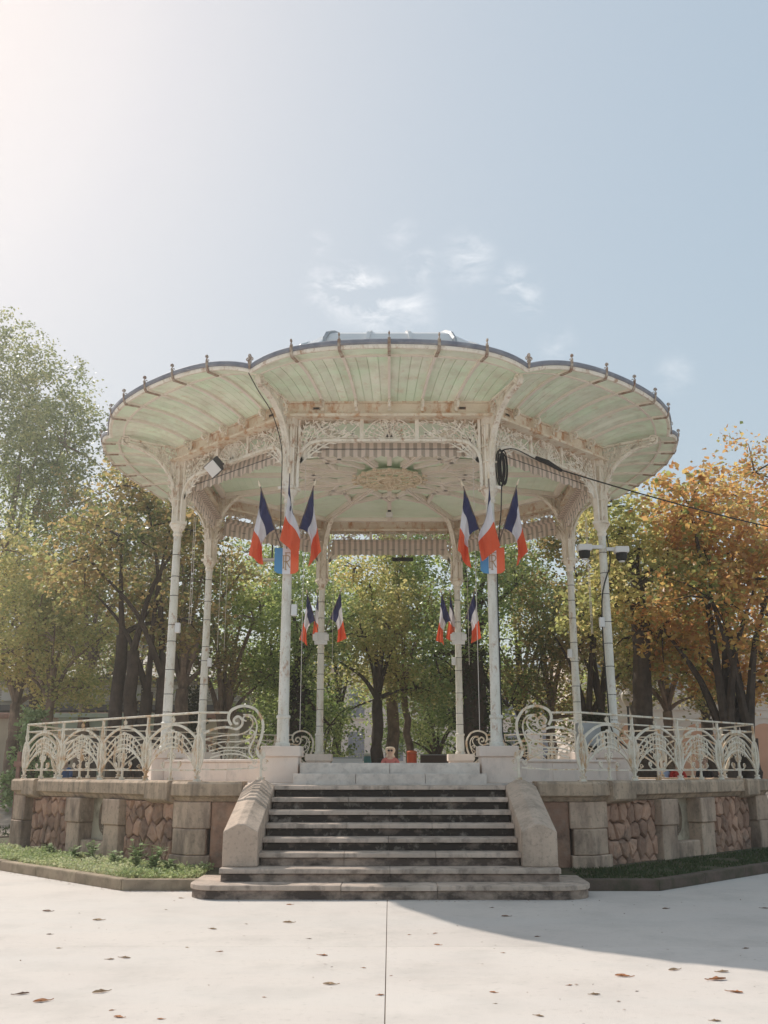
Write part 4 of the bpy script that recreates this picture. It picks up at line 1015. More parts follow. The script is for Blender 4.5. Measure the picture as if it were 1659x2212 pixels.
for z in (5.72, 5.55, 4.98): MB().box(X0, X1, Yb - .08, Yb - .002, z, z + .05).build('string_course', CREAMW, b)
mm = MB()
x = X0 + .3
while x < X1 - .3:
    for rr in (.19, .10): mm.strip([(x + rr * cos(a), Yb - .03, 5.28 + rr * sin(a)) for a in [k * PI / 6 for k in range(13)]], .035, (0, 1, 0), .06)
    x += .46
tag(mm.build('frieze_relief', CREAMW, b), kind='stuff')
for i in range(13):
    xx = X0 + 1 + i * 2.2; MB().box(xx, xx + .5, Yb - .13, Yb - .004, 4.98, 5.72).build('frieze_panel', CREAMW, b)
MB().box(X0, X1, Yb - 2.6, Yb - .01, 4.35, 4.62).build('lower_roof', DARKG, b)
MB().box(X0, X1 - 1, Yb - 4.0, Yb - 2.62, .9, 3.95).build('front_wall', LEFTW, b)
for i in range(46): MB().tube([(X0 + i * .58, Yb - 4.15, 4.02), (X0 + (i + 1) * .58 - .02, Yb - 4.15, 4.02)], .14, 8).build('ridge_tile', TILE, b)
for i, xx in enumerate((-16.8, -15.6, -14.6, -13.2, -11.8, -10.2, -9.0)):
    MB().box(xx, xx + .75, Yb - 4.06, Yb - 4.002, .95, 3.1).build('door', [TILE, MORTAR, DARKG][i % 3], b)
b = thing('arcade_building', 'cream building with salmon blind arches behind the right trees', 'building')
Yb = CY + 45; X0, X1 = 8.8, 34
MB().box(X0, X1, Yb, Yb + 8, .9, 4.76).build('wall', CREAMW, b)
MB().box(X0 - .2, X1, Yb - .25, Yb + 8, 4.762, 4.90).build('cornice', CREAMW, b); MB().box(X0, X1, Yb - .07, Yb - .003, 4.22, 4.30).build('string_course', CREAMW, b)
MB().box(X0 + .0, X1, Yb + 3, Yb + 9, 4.902, 7.4).build('upper_wall', WHITE, b)
MB().box(X0 - .3, X1, Yb + 2.6, Yb + 9.4, 7.401, 7.6).build('upper_cornice', WHITE, b)
for i in range(7): MB().box(X0 + 1.2 + i * 3.2, X0 + 2.2 + i * 3.2, Yb + 2.93, Yb + 2.997, 5.4, 6.9).build('window', ZINC, b)
for i in range(7):
    cx = GX(1369, 45) + i * 3.02; w = .56 if i == 0 else .78; top = 3.62
    p = [(cx - w, .95), (cx + w, .95)] + [(cx + w * cos(a), top - w + w * sin(a)) for a in [k * PI / 12 for k in range(13)]]
    m = MB().add([(x, Yb - .02, z) for x, z in p], [tuple(range(len(p)))]); m.build('blind_arch', SALMON, b)
    m = MB().strip([(cx + (w + .28) * cos(a), Yb - .04, top - w + (w + .28) * sin(a)) for a in [k * PI / 14 for k in range(15)]], .07, (0, 1, 0), .06); m.build('arch_moulding', CREAMW, b)
b = thing('pale_building', 'long pale two storey building seen through gaps between the central trees', 'building')
Yb = CY + 74; MB().box(-22, 20, Yb, Yb + 8, .9, 9.0).build('wall', WHITE, b); MB().box(-22.5, 20.5, Yb - .5, Yb + 8.5, 9.001, 9.3).build('cornice', ZROOF, b)
for i in range(14):
    for z in (2.2, 5.4): 
        w = MB().box(-20.5 + i * 2.9, -19.3 + i * 2.9, Yb - .03, Yb - .003, z, z + 2.1).build('window', ZINC, b); MB().box(-20.6 + i * 2.9, -19.2 + i * 2.9, Yb - .12, Yb - .002, z - .15, z - .03).build('sill', CREAMW, b)
b = thing('town_house', 'white town house with grey roof high behind the left trees', 'building')
MB().box(-34, -18, CY + 66, CY + 75, .9, 10.2).build('wall', WHITE, b); MB().box(-34.4, -17.6, CY + 65.6, CY + 75.4, 10.201, 10.6).build('eave', ZROOF, b)
for i in range(5):
    for z in (4.0, 7.2): MB().box(-32.5 + i * 3, -31.3 + i * 3, CY + 65.95, CY + 65.997, z, z + 1.8).build('window', ZINC, b)
b = thing('green_hut', 'small pale green kiosk hut beyond the left railing', 'kiosk', (GX(230, 36), CY + 36, gz(36)))
HUT = material('hut_green', (.38, .45, .37), (.45, .50, .42), 2, .7); MB().box(-1.9, 1.9, 0, 2, 0, 2.6).build('wall', HUT, b); MB().box(-2.1, 2.1, -.25, 2.2, 2.601, 2.75).build('roof', HUT, b)
for i in range(5): MB().box(-1.7 + i * .72, -1.1 + i * .72, -.04, -.003, .15, 2.2).build('shutter', [LEFTW, MORTAR, LEFTW, TILE, LEFTW][i], b)

# ------------------------------------------------------------------ small things in the park
def hoarding(name, label, cat, px0, px1, z, h, mat, legs=True):
    x0, x1 = GX(px0, z), GX(px1, z); g = gz(z); t = thing(name, label, cat, ((x0 + x1) / 2, CY + z, g)); w = (x1 - x0) / 2
    MB().box(-w, w, -.02, .02, .12, h).build('panel', mat, t); MB().box(-w, w, -.03, .03, h + .001, h + .04).build('top_rail', ZROOF, t)
    for s in (-1, 1): MB().box(s * w - .03, s * w + .03, -.2, .2, 0, .10).build('foot', DARKG, t)
    return t
hoarding('site_hoarding', 'white hoarding panel standing beyond the rear steps, left of the woman', 'hoarding', 716, 783, 32, 1.25, WPLAST)
hd = hoarding('site_hoarding', 'dark brown hoarding panel right of the orange bin', 'hoarding', 908, 1012, 35, 1.28, material('brown_panel', (.14, .10, .09), rough=.7))
m = MB(); rnd = random.Random(8)
for k in range(11): m.box(-.35 + k * .085, -.35 + k * .085 + .055, -.026, -.021, .93, .93 + rnd.choice((.05, .07, .09)))
m.build('lettering', WPLAST, hd)
fence = thing('mesh_fence', 'thin white mesh fence between hoarding and blue bin', 'fence', (GX(795, 42), CY + 42, gz(42)))
for k in range(9): MB().box(-.45 + k * .11, -.44 + k * .11, -.005, .005, 0, 1.25).build('upright', WPLAST, fence)
MB().box(-.46, .46, -.008, .008, 1.251, 1.275).build('top_bar', WPLAST, fence)
def bin_(label, px, z, mat, r, h, capm):
    t = thing('litter_bin', label, 'bin', (GX(px, z), CY + z, gz(z)))
    MB().lathe([(r * .85, 0), (r, .1), (r, h), (r * .9, h + .01)], 16).build('body', mat, t, True); MB().lathe([(r * 1.08, h + .012), (r * 1.08, h + .06), (r * .6, h + .10)], 16).build('lid', capm, t)
bin_('bright orange litter bin beyond the rear steps', 890, 33, material('orange_plastic', (.75, .10, .025), rough=.5), .16, 1.38, material('orange_lid', (.8, .16, .05), rough=.5))
bin_('turquoise litter bin left of the woman, farther one', 797, 35, material('turquoise_plastic', (.12, .35, .40), rough=.5), .18, 1.24, WPLAST)
bin_('teal wrapped litter bin beside the central tree trunk', 818, 33, material('teal_plastic', (.06, .28, .34), rough=.5), .22, 1.16, DARKG)
t = thing('street_lamp', 'green lamp post with round glass lantern behind the right railing', 'lamp post', (GX(1364, 38), CY + 38, gz(38)))
MB().lathe([(.10, 0), (.10, .3), (.05, .4), (.045, 3.0), (.07, 3.05)], 10).build('post', DARKG, t, True); MB().lathe([(.08, 3.06), (.22, 3.3), (.24, 3.5), (.12, 3.66), (.02, 3.72)], 12).build('lantern', CREAMW, t, True)
t = thing('signpost', 'brown wooden signpost on the left behind the terrace', 'post', (GX(38, 27), CY + 27, gz(27)))
MB().box(-.05, .05, -.05, .05, 0, 1.75).build('post', TILE, t, bevel=.01); MB().box(-.12, .12, -.06, .06, 1.35, 1.50).build('collar', TILE, t, bevel=.01)
# canopy lorry / white van bits right of centre are left to the buildings

# ------------------------------------------------------------------ people
def skin_obj(name, pts, edges, radii, mat, parent, sub=1):
    me = bpy.data.meshes.new(name); me.from_pydata([tuple(p) for p in pts], edges, []); me.materials.append(mat)
    o = link(name, me, parent); mo = o.modifiers.new('skin', 'SKIN'); mo.use_smooth_shade = True
    sk = me.skin_vertices[0].data
    for i, r in enumerate(radii): sk[i].radius = (r if isinstance(r, tuple) else (r, r)); sk[i].use_root = (i == 0)
    s = o.modifiers.new('subdivision', 'SUBSURF'); s.levels = sub; s.render_levels = sub
    return o
SKIN = material('skin', (.66, .44, .34), rough=.6)
def person(label, loc, rz, shirt, trousers, hair, long_hair=False, glasses=False, group=None, lean=.06):
    t = thing('person', label, 'person', loc, rz, group)
    sm = material('shirt', shirt, rough=.9); tm = material('trousers', trousers, rough=.9); hm = material('hair', hair, rough=.8)
    # seated, facing -Y; seat height .45
    V = [(0, 0, .50), (0, lean * .3, .66), (0, lean * .4, .84), (0, 0, .99), (0, -.01, 1.05), (0, -.02, 1.11), (0, -.03, 1.20), (0, -.02, 1.27),
         (-.10, -.02, .48), (-.13, -.42, .47), (-.13, -.44, .10), (-.13, -.58, .04), (.10, -.02, .48), (.13, -.42, .47), (.13, -.44, .10), (.13, -.58, .04),
         (-.17, 0, .95), (-.23, -.06, .72), (-.15, -.28, .60), (-.11, -.36, .58), (.17, 0, .95), (.23, -.06, .72), (.15, -.28, .60), (.11, -.36, .58)]
    E = [(0, 1), (1, 2), (2, 3), (3, 4), (4, 5), (5, 6), (6, 7), (0, 8), (8, 9), (9, 10), (10, 11), (0, 12), (12, 13), (13, 14), (14, 15), (3, 16), (16, 17), (17, 18), (18, 19), (3, 20), (20, 21), (21, 22), (22, 23)]
    Rr = [(.13, .10), (.12, .09), (.14, .10), (.09, .07), .048, .06, .085, .07, .085, .062, .045, .03, .085, .062, .045, .03, .055, .04, .032, .028, .055, .04, .032, .028]
    skin_obj('body', V, E, Rr, SKIN, t, 2)
    I = [0, 1, 2, 3, 16, 17, 20, 21]; mp_ = {v: k for k, v in enumerate(I)}
    skin_obj('shirt', [V[i] for i in I], [(mp_[a], mp_[b]) for a, b in E if a in mp_ and b in mp_], [(.145, .12), (.135, .105), (.155, .115), (.10, .08), .068, .052, .068, .052], sm, t, 2)
    I = [0, 8, 9, 10, 12, 13, 14]; mp_ = {v: k for k, v in enumerate(I)}
    skin_obj('trousers', [V[i] for i in I], [(mp_[a], mp_[b]) for a, b in E if a in mp_ and b in mp_], [(.14, .11), .098, .075, .055, .098, .075, .055], tm, t, 2)
    mb = MB(); rings = []
    hk = 1.22 if long_hair else 1.0
    for h, r, dy in ((1.30, .02, -.0), (1.29, .07, .0), (1.26, .098, .0), (1.21, .108, .012), (1.16, .098, .035), (1.12, .075, .055)) + (((1.05, .10, .05), (.98, .07, .07)) if long_hair else ()):
        rings.append([(r * hk * cos(a), (r * sin(a)) * (1.05 if sin(a) > 0 else (.95 if h > 1.22 else .35)) + dy - .01, h) for a in [k * 2 * PI / 14 for k in range(14)]])
    mb.loft(rings).build('hair', hm, t, True)
    mb = MB()
    for s in (-1, 1):
        if glasses: mb.lathe([(.026, -.004), (.026, .004)], 10, (0, 0)).xf(Matrix.Identity(4))
    if glasses:
        mg = MB()
        for s in (-1, 1): mg.tube([(s * .036, -.118, 1.20), (s * .036, -.108, 1.20)], .028, 10)
        mg.box(-.075, .075, -.114, -.108, 1.205, 1.213).build('sunglasses', BLACK, t)
    face = MB(); face.tube([(0, -.108, 1.195), (0, -.125, 1.172), (0, -.108, 1.165)], [.008, .014, .008], 6)
    for s in (-1, 1):
        face.box(s * .034 - .012, s * .034 + .012, -.108, -.100, 1.198, 1.206)
    face.build('face_details', SKIN, t)
    MB().box(-.024, .024, -.105, -.096, 1.140, 1.147).build('mouth', TILE, t)
    return t
person('blonde woman in a pink top and sunglasses sitting beyond the top step', (GX(843, 25.3), CY + 25.3, .86), 0, (.62, .20, .18), (.3, .3, .35), (.86, .70, .54), True, True)
MB_seat = tag(MB().box(GX(843, 25.3) - .9, GX(843, 25.3) + .9, CY + 25.25, CY + 25.75, .3, 1.30).build('stone_block', MARBLE), 'grey stone block where the blonde woman sits', 'block')
def bench(px, z, label, w=1.0):
    t = thing('park_bench', label, 'bench', (GX(px, z), CY + z, gz(z) - .02))
    for k in range(3): MB().box(-w, w, -.18 + k * .13, -.07 + k * .13, .43, .46).build('seat_slat', BARK, t)
    MB().box(-w, w, .24, .27, .62, .80).build('backrest', BARK, t)
    for s in (-1, 1): MB().box(s * w * .8 - .03, s * w * .8 + .03, -.15, .26, 0, .43).build('leg', DARKG, t); MB().box(s * w * .8 - .02, s * w * .8 + .02, .22, .25, .43, .8).build('upright', DARKG, t)
bench(128, 30, 'dark bench under the left trees with two people', .8)
person('person in black sitting on the left bench, nearer the frame edge', (GX(116, 30), CY + 30, gz(30)), .2, (.03, .03, .04), (.05, .05, .08), (.04, .03, .03))
person('person in a blue shirt sitting on the left bench', (GX(141, 30), CY + 30, gz(30)), -.3, (.10, .18, .38), (.08, .1, .16), (.05, .035, .03))
bench(1440, 29, 'bench behind the right railing with fair haired sitter', .9)
person('fair haired person in a pale blue shirt behind the right railing', (GX(1432, 29), CY + 29, gz(29)), .5, (.42, .52, .72), (.2, .22, .3), (.45, .25, .14))
person('person in bright red beside the pale blue shirted one', (GX(1462, 29), CY + 29, gz(29)), 0, (.60, .04, .03), (.1, .1, .12), (.12, .07, .05))
bench(1530, 30, 'bench behind the right railing with dark dressed sitter', .9)
person('person in a black top under the right trees', (GX(1520, 30), CY + 30, gz(30)), -.2, (.025, .02, .025), (.1, .1, .14), (.55, .38, .28), True)
person('person in a blue striped top at far right behind the railing', (GX(1574, 30), CY + 30, gz(30)), 0, (.35, .42, .55), (.04, .04, .05), (.05, .04, .04))
t = thing('table', 'white table behind the right railing', 'table', (GX(1490, 28), CY + 28, gz(28)))
MB().box(-.9, .9, -.35, .35, .72, .76).build('top', WPLAST, t, bevel=.01)
for s in (-1, 1):
    for q in (-1, 1): MB().box(s * .8 - .02, s * .8 + .02, q * .3 - .02, q * .3 + .02, 0, .72).build('leg', DARKG, t)
# ------------------------------------------------------------------ trees
LG = material('leaves_green', (.1, .2, .05), rough=.4, trans=.66, spec=.5, island=[(.09, .14, .045), (.27, .36, .11), (.52, .60, .20), (.86, .76, .34)])
LY = material('leaves_yellow_green', (.1, .2, .05), rough=.4, trans=.66, spec=.5, island=[(.22, .27, .09), (.40, .42, .15), (.66, .58, .24), (.78, .62, .28)])
LYG = material('leaves_fresh_green', (.1, .2, .05), rough=.4, trans=.5, spec=.5, island=[(.07, .10, .04), (.17, .22, .08), (.36, .38, .15), (.58, .52, .24)])
LB = material('leaves_brown', (.1, .2, .05), rough=.4, trans=.66, spec=.5, island=[(.10, .15, .05), (.24, .26, .09), (.48, .32, .14), (.46, .50, .20)])
LO = material('leaves_orange', (.1, .2, .05), rough=.4, trans=.66, spec=.5, island=[(.12, .18, .06), (.34, .38, .12), (.72, .47, .15), (.56, .25, .10), (.72, .54, .20), (.28, .32, .11)])
LD_ = material('leaves_dark_green', (.1, .2, .05), rough=.35, trans=.45, spec=.6, island=[(.07, .12, .04), (.20, .30, .09), (.42, .50, .17), (.78, .74, .34)])
def leaf_mesh(name, centers, spread, per, size, rg, mat, droop=.35):
    n = len(centers) * per
    c = np.repeat(np.array(centers), per, axis=0); sp = np.repeat(np.array(spread), per)
    p = c + rg.normal(0, 1, (n, 3)) * sp[:, None] * np.array([1, 1, .75])
    s = size * rg.uniform(.6, 1.35, n)
    d = rg.normal(0, 1, (n, 3)); d[:, 2] = d[:, 2] * .5 - droop; d /= np.linalg.norm(d, axis=1)[:, None]
    u = rg.normal(0, 1, (n, 3)); u[:, 2] += .8; w = np.cross(d, u); w /= np.linalg.norm(w, axis=1)[:, None] + 1e-9; nrm = np.cross(w, d)
    a = p; b = p + d * (s * .5)[:, None] + w * (s * .34)[:, None] + nrm * (s * .10)[:, None]
    t = p + d * s[:, None]; e = p + d * (s * .5)[:, None] - w * (s * .34)[:, None] + nrm * (s * .10)[:, None]
    co = np.stack([a, b, t, e], axis=1).reshape(-1).astype(np.float32)
    idx = (np.arange(n) * 4)[:, None]; tri = np.concatenate([idx, idx + 1, idx + 2, idx, idx + 2, idx + 3], axis=1).reshape(-1).astype(np.int32)
    me = bpy.data.meshes.new(name); me.vertices.add(n * 4); me.vertices.foreach_set('co', co)
    me.loops.add(n * 6); me.loops.foreach_set('vertex_index', tri); me.polygons.add(n * 2)
    me.polygons.foreach_set('loop_start', np.arange(0, n * 6, 3, dtype=np.int32)); me.update(calc_edges=True); me.materials.append(mat)
    return me
def tree(name, label, px, z, H, r, hb, tr, leaf, bark, seed, forks=4, fork_h=2.6, lean=0, n=17000, size=.125, open_=.0, stems=1, group='autumn park trees behind the bandstand'):
    """px photo column noted for the trunk, z distance, H height above ground, r crown radius, hb height where the crown starts"""
    rnd = random.Random(seed); rg = np.random.default_rng(seed); n = int(n * .64)
    g = gz(z) - .05; T_ = thing(name, label, 'tree', (GX(px, z), CY + z, g), group=group)
    tb = MB(); ends = []
    def wob(p, q, k, amp):
        P, Q = Vector(p), Vector(q); return [tuple(P.lerp(Q, i / k) + Vector((rnd.uniform(-1, 1), rnd.uniform(-1, 1), 0)) * amp * sin(PI * i / k)) for i in range(k + 1)]
    top = (lean, 0, fork_h)
    for s in range(stems):
        bx = 0 if stems == 1 else (s - (stems - 1) / 2) * tr * 1.15; tt = (lean + bx * 1.2, rnd.uniform(-.1, .1) * stems, fork_h * (1 if stems == 1 else rnd.uniform(.8, 1.25)))
        path = [(bx, 0, 0), (bx, 0, .15)] + wob((bx, 0, .3), tt, 7, .07)
        rr = [tr * 1.35, tr * 1.12] + [tr * (1 - .28 * i / 7) for i in range(8)]
        tb.tube(path, [x * (.75 if stems > 1 else 1) for x in rr], 10); ends.append((tt, tr * .7 * (.8 if stems > 1 else 1)))
    trunk = tb.build('trunk', bark, T_, True)
    blobs = []; nb = 9
    for i in range(nb):
        a = 2 * PI * i / nb * 1.62 + rnd.random(); f = (i + .5) / nb
        rad = r * (.62 if f < .7 else .35) * rnd.uniform(.6, 1.05); h = hb + (H - hb) * (.12 + .75 * f)
        blobs.append((lean + rad * cos(a), rad * sin(a) * .9, h, r * rnd.uniform(.36, .52), (H - hb) * rnd.uniform(.13, .2)))
    lb = MB()
    for bi, (x, y, h, br, bh) in enumerate(blobs):
        (e, er) = ends[bi % len(ends)]; mid = (e[0] + (x - e[0]) * .35, y * .35, e[2] + (h - e[2]) * .55)
        path = smooth_path([e, mid, (x, y, h)], 4); L = len(path)
        if bi < forks + 4: lb.tube(path, [er * (.62 - .52 * i / (L - 1)) for i in range(L)], 6)
    centers = []; spread = []
    vol = [b_[3] ** 2 * b_[4] for b_ in blobs]; sv = sum(vol); per = 26; nc = int(n / per)
    for (x, y, h, br, bh), v in zip(blobs, vol):
        for _ in range(max(3, int(nc * v / sv))):
            q = rg.normal(0, 1, 3); q /= np.linalg.norm(q); rad = rg.random() ** (1 / 2.6)
            centers.append((x + q[0] * rad * br, y + q[1] * rad * br, h + q[2] * rad * bh)); spread.append(.12 + .15 * rg.random())
    rnd.shuffle(order := list(range(len(centers))))
    for i in order[:46]:
        c = centers[i]; b_ = min(blobs, key=lambda q: (q[0] - c[0]) ** 2 + (q[1] - c[1]) ** 2 + (q[2] - c[2]) ** 2)
        lb.tube([(b_[0], b_[1], b_[2]), ((b_[0] + c[0]) / 2, (b_[1] + c[1]) / 2, (b_[2] + c[2]) / 2 + .1), c], [.035, .022, .008], 4)
    lb.build('limbs', bark, T_, True)
    tag(link('crown', leaf_mesh('crown', centers, spread, per, size, rg, leaf), T_), kind='stuff')
    return T_
K = 0
def T_(*a, **k):
    global K; K += 1; return tree(*a, seed=100 + K, **k)
T_('plane_tree', 'tallest pale yellow green tree at the left edge of the photo', -40, 40, 21.5, 6.4, 4.2, .36, LYG, BARKL, n=66000, fork_h=4.5, size=.145)
T_('plane_tree', 'yellow leaved tree with mottled trunk at far left', 22, 31, 9.0, 3.2, 2.6, .26, LY, BARKL, n=17000, fork_h=3.0)
T_('plane_tree', 'small yellow leaved tree with forked trunk, second from left', 92, 30, 6.8, 2.4, 2.8, .20, LY, BARKL, n=11000, fork_h=3.0, forks=5)
T_('chestnut_tree', 'dark many stemmed pollarded tree left of the bandstand', 285, 26.5, 10.2, 3.0, 4.6, .30, LB, BARK, n=15000, fork_h=4.2, stems=4, size=.145)
T_('chestnut_tree', 'brown leaved tree behind the two left edge trees', 170, 36, 12.6, 3.8, 3.2, .28, LB, BARKL, n=20000, fork_h=3.6)
T_('chestnut_tree', 'green tree between the tall left tree and the bandstand', 60, 40, 14.5, 4.2, 4, .3, LG, BARK, n=20000)
T_('chestnut_tree', 'brown leaved tree directly behind the leftmost columns', 385, 30, 9.8, 2.8, 3.3, .26, LB, BARKL, n=15000, fork_h=3.4)
T_('plane_tree', 'gnarled low forked tree right of the leftmost columns', 478, 32, 8.2, 2.8, 3.2, .26, LG, BARKL, n=15000, fork_h=2.0, forks=6)
T_('chestnut_tree', 'dark green ivy clad tree left of the middle flags', 640, 33, 9.4, 2.6, 1.0, .30, LD_, BARK, n=19000, fork_h=4.0)
T_('plane_tree', 'pale green tree behind the front left column', 560, 42, 11.5, 3.2, 2.6, .24, LG, BARKL, n=16000)
T_('plane_tree', 'green tree left of the centre of the bandstand', 728, 41, 10.8, 3.2, 2.2, .24, LG, BARK, n=16000)
T_('plane_tree', 'golden green tree whose brown trunk stands left of the woman', 815, 33, 8.8, 2.6, 2.6, .24, LY, BARK, n=13000, fork_h=3.2)
T_('plane_tree', 'straight mossy trunked tree directly behind the woman', 848, 36, 11.8, 3.0, 4.0, .26, LG, BARKL, n=15000, fork_h=4.5)
T_('plane_tree', 'slender crooked tree above the orange bin', 893, 34, 9.4, 2.8, 2.8, .15, LY, BARKL, n=13000, fork_h=3.4, lean=-.3)
T_('yew_tree', 'low dark spreading evergreen right of the orange bin', 945, 40, 4.6, 2.6, .7, .2, LD_, BARK, n=14000, fork_h=1.0, group='evergreens')
T_('yew_tree', 'dark rounded evergreen shrub left of the rear flags', 655, 36, 4.8, 1.9, .3, .2, LD_, BARK, n=12000, fork_h=.8, group='evergreens')
T_('chestnut_tree', 'tall dark green ivy covered tree behind the right rear column', 1026, 32, 11.2, 3.0, 1.4, .46, LD_, BARK, n=22000, fork_h=4.8)
T_('plane_tree', 'green tree filling the gap right of the front right column', 1130, 38, 11.0, 3.2, 1.8, .26, LG, BARK, n=18000)
T_('chestnut_tree', 'brown and green tree left of the right hand columns', 1195, 33, 8.4, 2.7, 1.6, .2, LB, BARKL, n=16000)
T_('chestnut_tree', 'dark forked tree behind the rightmost columns', 1290, 30, 9.6, 2.8, 3.2, .30, LB, BARK, n=15000, fork_h=2.6, stems=2)
T_('chestnut_tree', 'straight thick dark trunked tree right of the columns', 1399, 26.5, 9.6, 2.7, 3.6, .30, LY, BARK, n=13000, fork_h=6.2, size=.145)
T_('chestnut_tree', 'low brown green tree behind the straight dark trunk', 1450, 33, 7.2, 2.6, 2.7, .22, LB, BARKL, n=13000, fork_h=2.8)
T_('chestnut_tree', 'big dark trunked orange tree near the right edge', 1596, 25.5, 9.4, 3.0, 3.2, .42, LO, BARK, n=16000, fork_h=2.3, stems=2, size=.17, forks=6)
T_('chestnut_tree', 'bright orange tree at the right edge of the photo', 1740, 29, 11.4, 3.8, 3.0, .34, LO, BARK, n=20000, size=.145)
T_('chestnut_tree', 'orange tree in the row behind the overhead cable', 1535, 36, 11.2, 3.4, 3.2, .28, LO, BARK, n=18000)
T_('chestnut_tree', 'yellow brown tree behind the canopy right edge', 1380, 40, 12.2, 3.4, 3.2, .28, LY, BARK, n=16000)
T_('plane_tree', 'green tree far back in the middle', 930, 52, 12.5, 4.2, 2.4, .3, LG, BARK, n=8000)
T_('plane_tree', 'tree far back behind the many stemmed one', 280, 50, 13.5, 4.4, 3.5, .3, LG, BARK, n=8000)

# ivy on two trunks
def ivy(label, px, z, h, r):
    rg = np.random.default_rng(int(px)); c = [(r * cos(a), r * sin(a), zz) for a, zz in zip(rg.uniform(0, 6.28, 160), rg.uniform(0, h, 160))]
    o = link('ivy', leaf_mesh('ivy', c, [.12] * 160, 22, .11, rg, IVY)); o.location = (GX(px, z), CY + z, gz(z)); tag(o, label, 'ivy')
ivy('dark ivy climbing the trunk behind the right rear column', 1026, 32, 4.8, .46)
ivy('dark ivy on the trunk left of the middle flags', 640, 33, 4.2, .34)
ivy('dark ivy on the thin trunk between the leftmost columns', 408, 33, 3.6, .24)
ivy('dark ivy on the forked trunk behind the rightmost columns', 1290, 30, 2.6, .30)

# ------------------------------------------------------------------ shrubs, weeds, grass
def shrub(label, px, z, h, r, mat, n, size=.11, cat='shrub'):
    rg = np.random.default_rng(int(px) + 5); c = []
    for _ in range(n // 20):
        f = rg.random(); a = rg.uniform(0, 2 * PI); rr = r * (1 - f * .7) * rg.random() ** .5; c.append((rr * cos(a), rr * sin(a), .15 + h * f))
    t = thing('shrub', label, cat, (GX(px, z), CY + z, gz(z))); tag(link('foliage', leaf_mesh('foliage', c, [.09] * len(c), 20, size, rg, mat), t), kind='stuff')
    m = MB()
    for k in range(7): a = k * .9; m.tube([(0, 0, 0), (r * .3 * cos(a), r * .3 * sin(a), h * .45), (r * .5 * cos(a), r * .5 * sin(a), h * .85)], [.03, .02, .008], 5)
    m.build('stems', BARK, t)
shrub('bright green young shrub growing behind the left end of the railing', 66, 28.5, 2.6, .95, WEED, 3000, .13)
shrub('green shrub right of the scroll end of the left railing', 580, 36, 3.6, 1.3, LG, 3600)
def weed(label, x, y, h, n, seed):
    rnd = random.Random(seed); t = thing('weed_plant', label, 'weed', (x, y, .14), group='weeds in the left bed'); m = MB(); stm = MB()
    for k in range(n):
        a = rnd.uniform(0, 6.28); tilt = rnd.uniform(.1, .5); hh = 1.25 * h * rnd.uniform(.6, 1); ex, ey = sin(a) * tilt * hh, cos(a) * tilt * hh
        stm.tube([(0, 0, 0), (ex * .4, ey * .4, hh * .6), (ex, ey, hh)], [.006, .005, .002], 4)
        for j in range(7):
            f = .25 + .75 * j / 7; px_, py_, pz = ex * f * f, ey * f * f, hh * f; b = rnd.uniform(0, 6.28); L = .15 * (1.2 - f * .5)
            d = Vector((cos(b), sin(b), .25)); s = Vector((-sin(b), cos(b), 0)) * L * .28; p = Vector((px_, py_, pz))
            m.add([p, p + d * L * .5 + s, p + d * L, p + d * L * .5 - s], [(0, 1, 2), (0, 2, 3)])
    tag(m.build('leaves', WEED, t), kind='stuff'); stm.build('stems', WEED, t)
for i, (px, z, h, n, lab) in enumerate(((308, 15.25, .38, 9, 'leafy weed against the left wall, tallest of the bed'), (345, 15.0, .32, 8, 'broad leaved weed right of the tallest one'), (378, 14.9, .20, 6, 'low weed near the corner of the left kerb'),
        (212, 16.7, .30, 6, 'upright weed below the left niche'), (172, 17.0, .20, 5, 'small weed left of the niche'), (120, 17.8, .18, 5, 'small weed beside the left rubble panel'), (262, 15.9, .2, 6, 'small weed right of the niche'))):
    weed(lab, GX(px, z), CY + z, h, n, i)
def blades(name, label, pts, hgt, mat, seed, wd=.012):
    rg = np.random.default_rng(seed); p = np.array(pts); n = len(p); a = rg.uniform(0, 6.28, n); h = hgt * rg.uniform(.4, 1.3, n); l = h * rg.uniform(.2, .9, n); w = wd * rg.uniform(.6, 1.6, n)
    dx, dy = np.cos(a), np.sin(a); v0 = p + np.stack([-dy * w, dx * w, 0 * a], 1); v1 = p + np.stack([dy * w, -dx * w, 0 * a], 1); v2 = p + np.stack([dx * l, dy * l, h], 1)
    co = np.stack([v0, v1, v2], 1).reshape(-1).astype(np.float32); me = bpy.data.meshes.new(name); me.vertices.add(3 * n); me.vertices.foreach_set('co', co)
    me.loops.add(3 * n); me.loops.foreach_set('vertex_index', np.arange(3 * n, dtype=np.int32)); me.polygons.add(n); me.polygons.foreach_set('loop_start', np.arange(0, 3 * n, 3, dtype=np.int32)); me.update(calc_edges=True); me.materials.append(mat)
    return tag(link(name, me), label, 'grass', kind='stuff')
rg = np.random.default_rng(5)
CLOVER = material('clover_leaves', (.1, .2, .05), rough=.6, trans=.4, island=[(.20, .27, .10), (.36, .44, .18), (.58, .62, .34), (.70, .68, .45)])
def bed_pts(side, n, clump=.5):
    out = []
    while len(out) < n:
        t_ = rg.uniform(-1.0, 5.6); d = rg.uniform(.0, 1.0)
        if t_ < 0: x, y = 3.4 + t_ , -6.7 + d * 1.15
        else: x, y = 3.60 + t_ * .985 - d * .75, -6.68 + t_ * .985 + d * .75
        if abs(x) < 2.65: continue
        if noise.noise((x * 1.7, y * 1.7, side * 9)) < -.45 + clump * (d - .3): continue
        out.append((x * side, y, .125 + .045 * d))
    return out
blades('grass', 'sunlit pale grass and clover in the left planting bed', bed_pts(-1, 8000, .35), .06, GRASS, 1, .010)
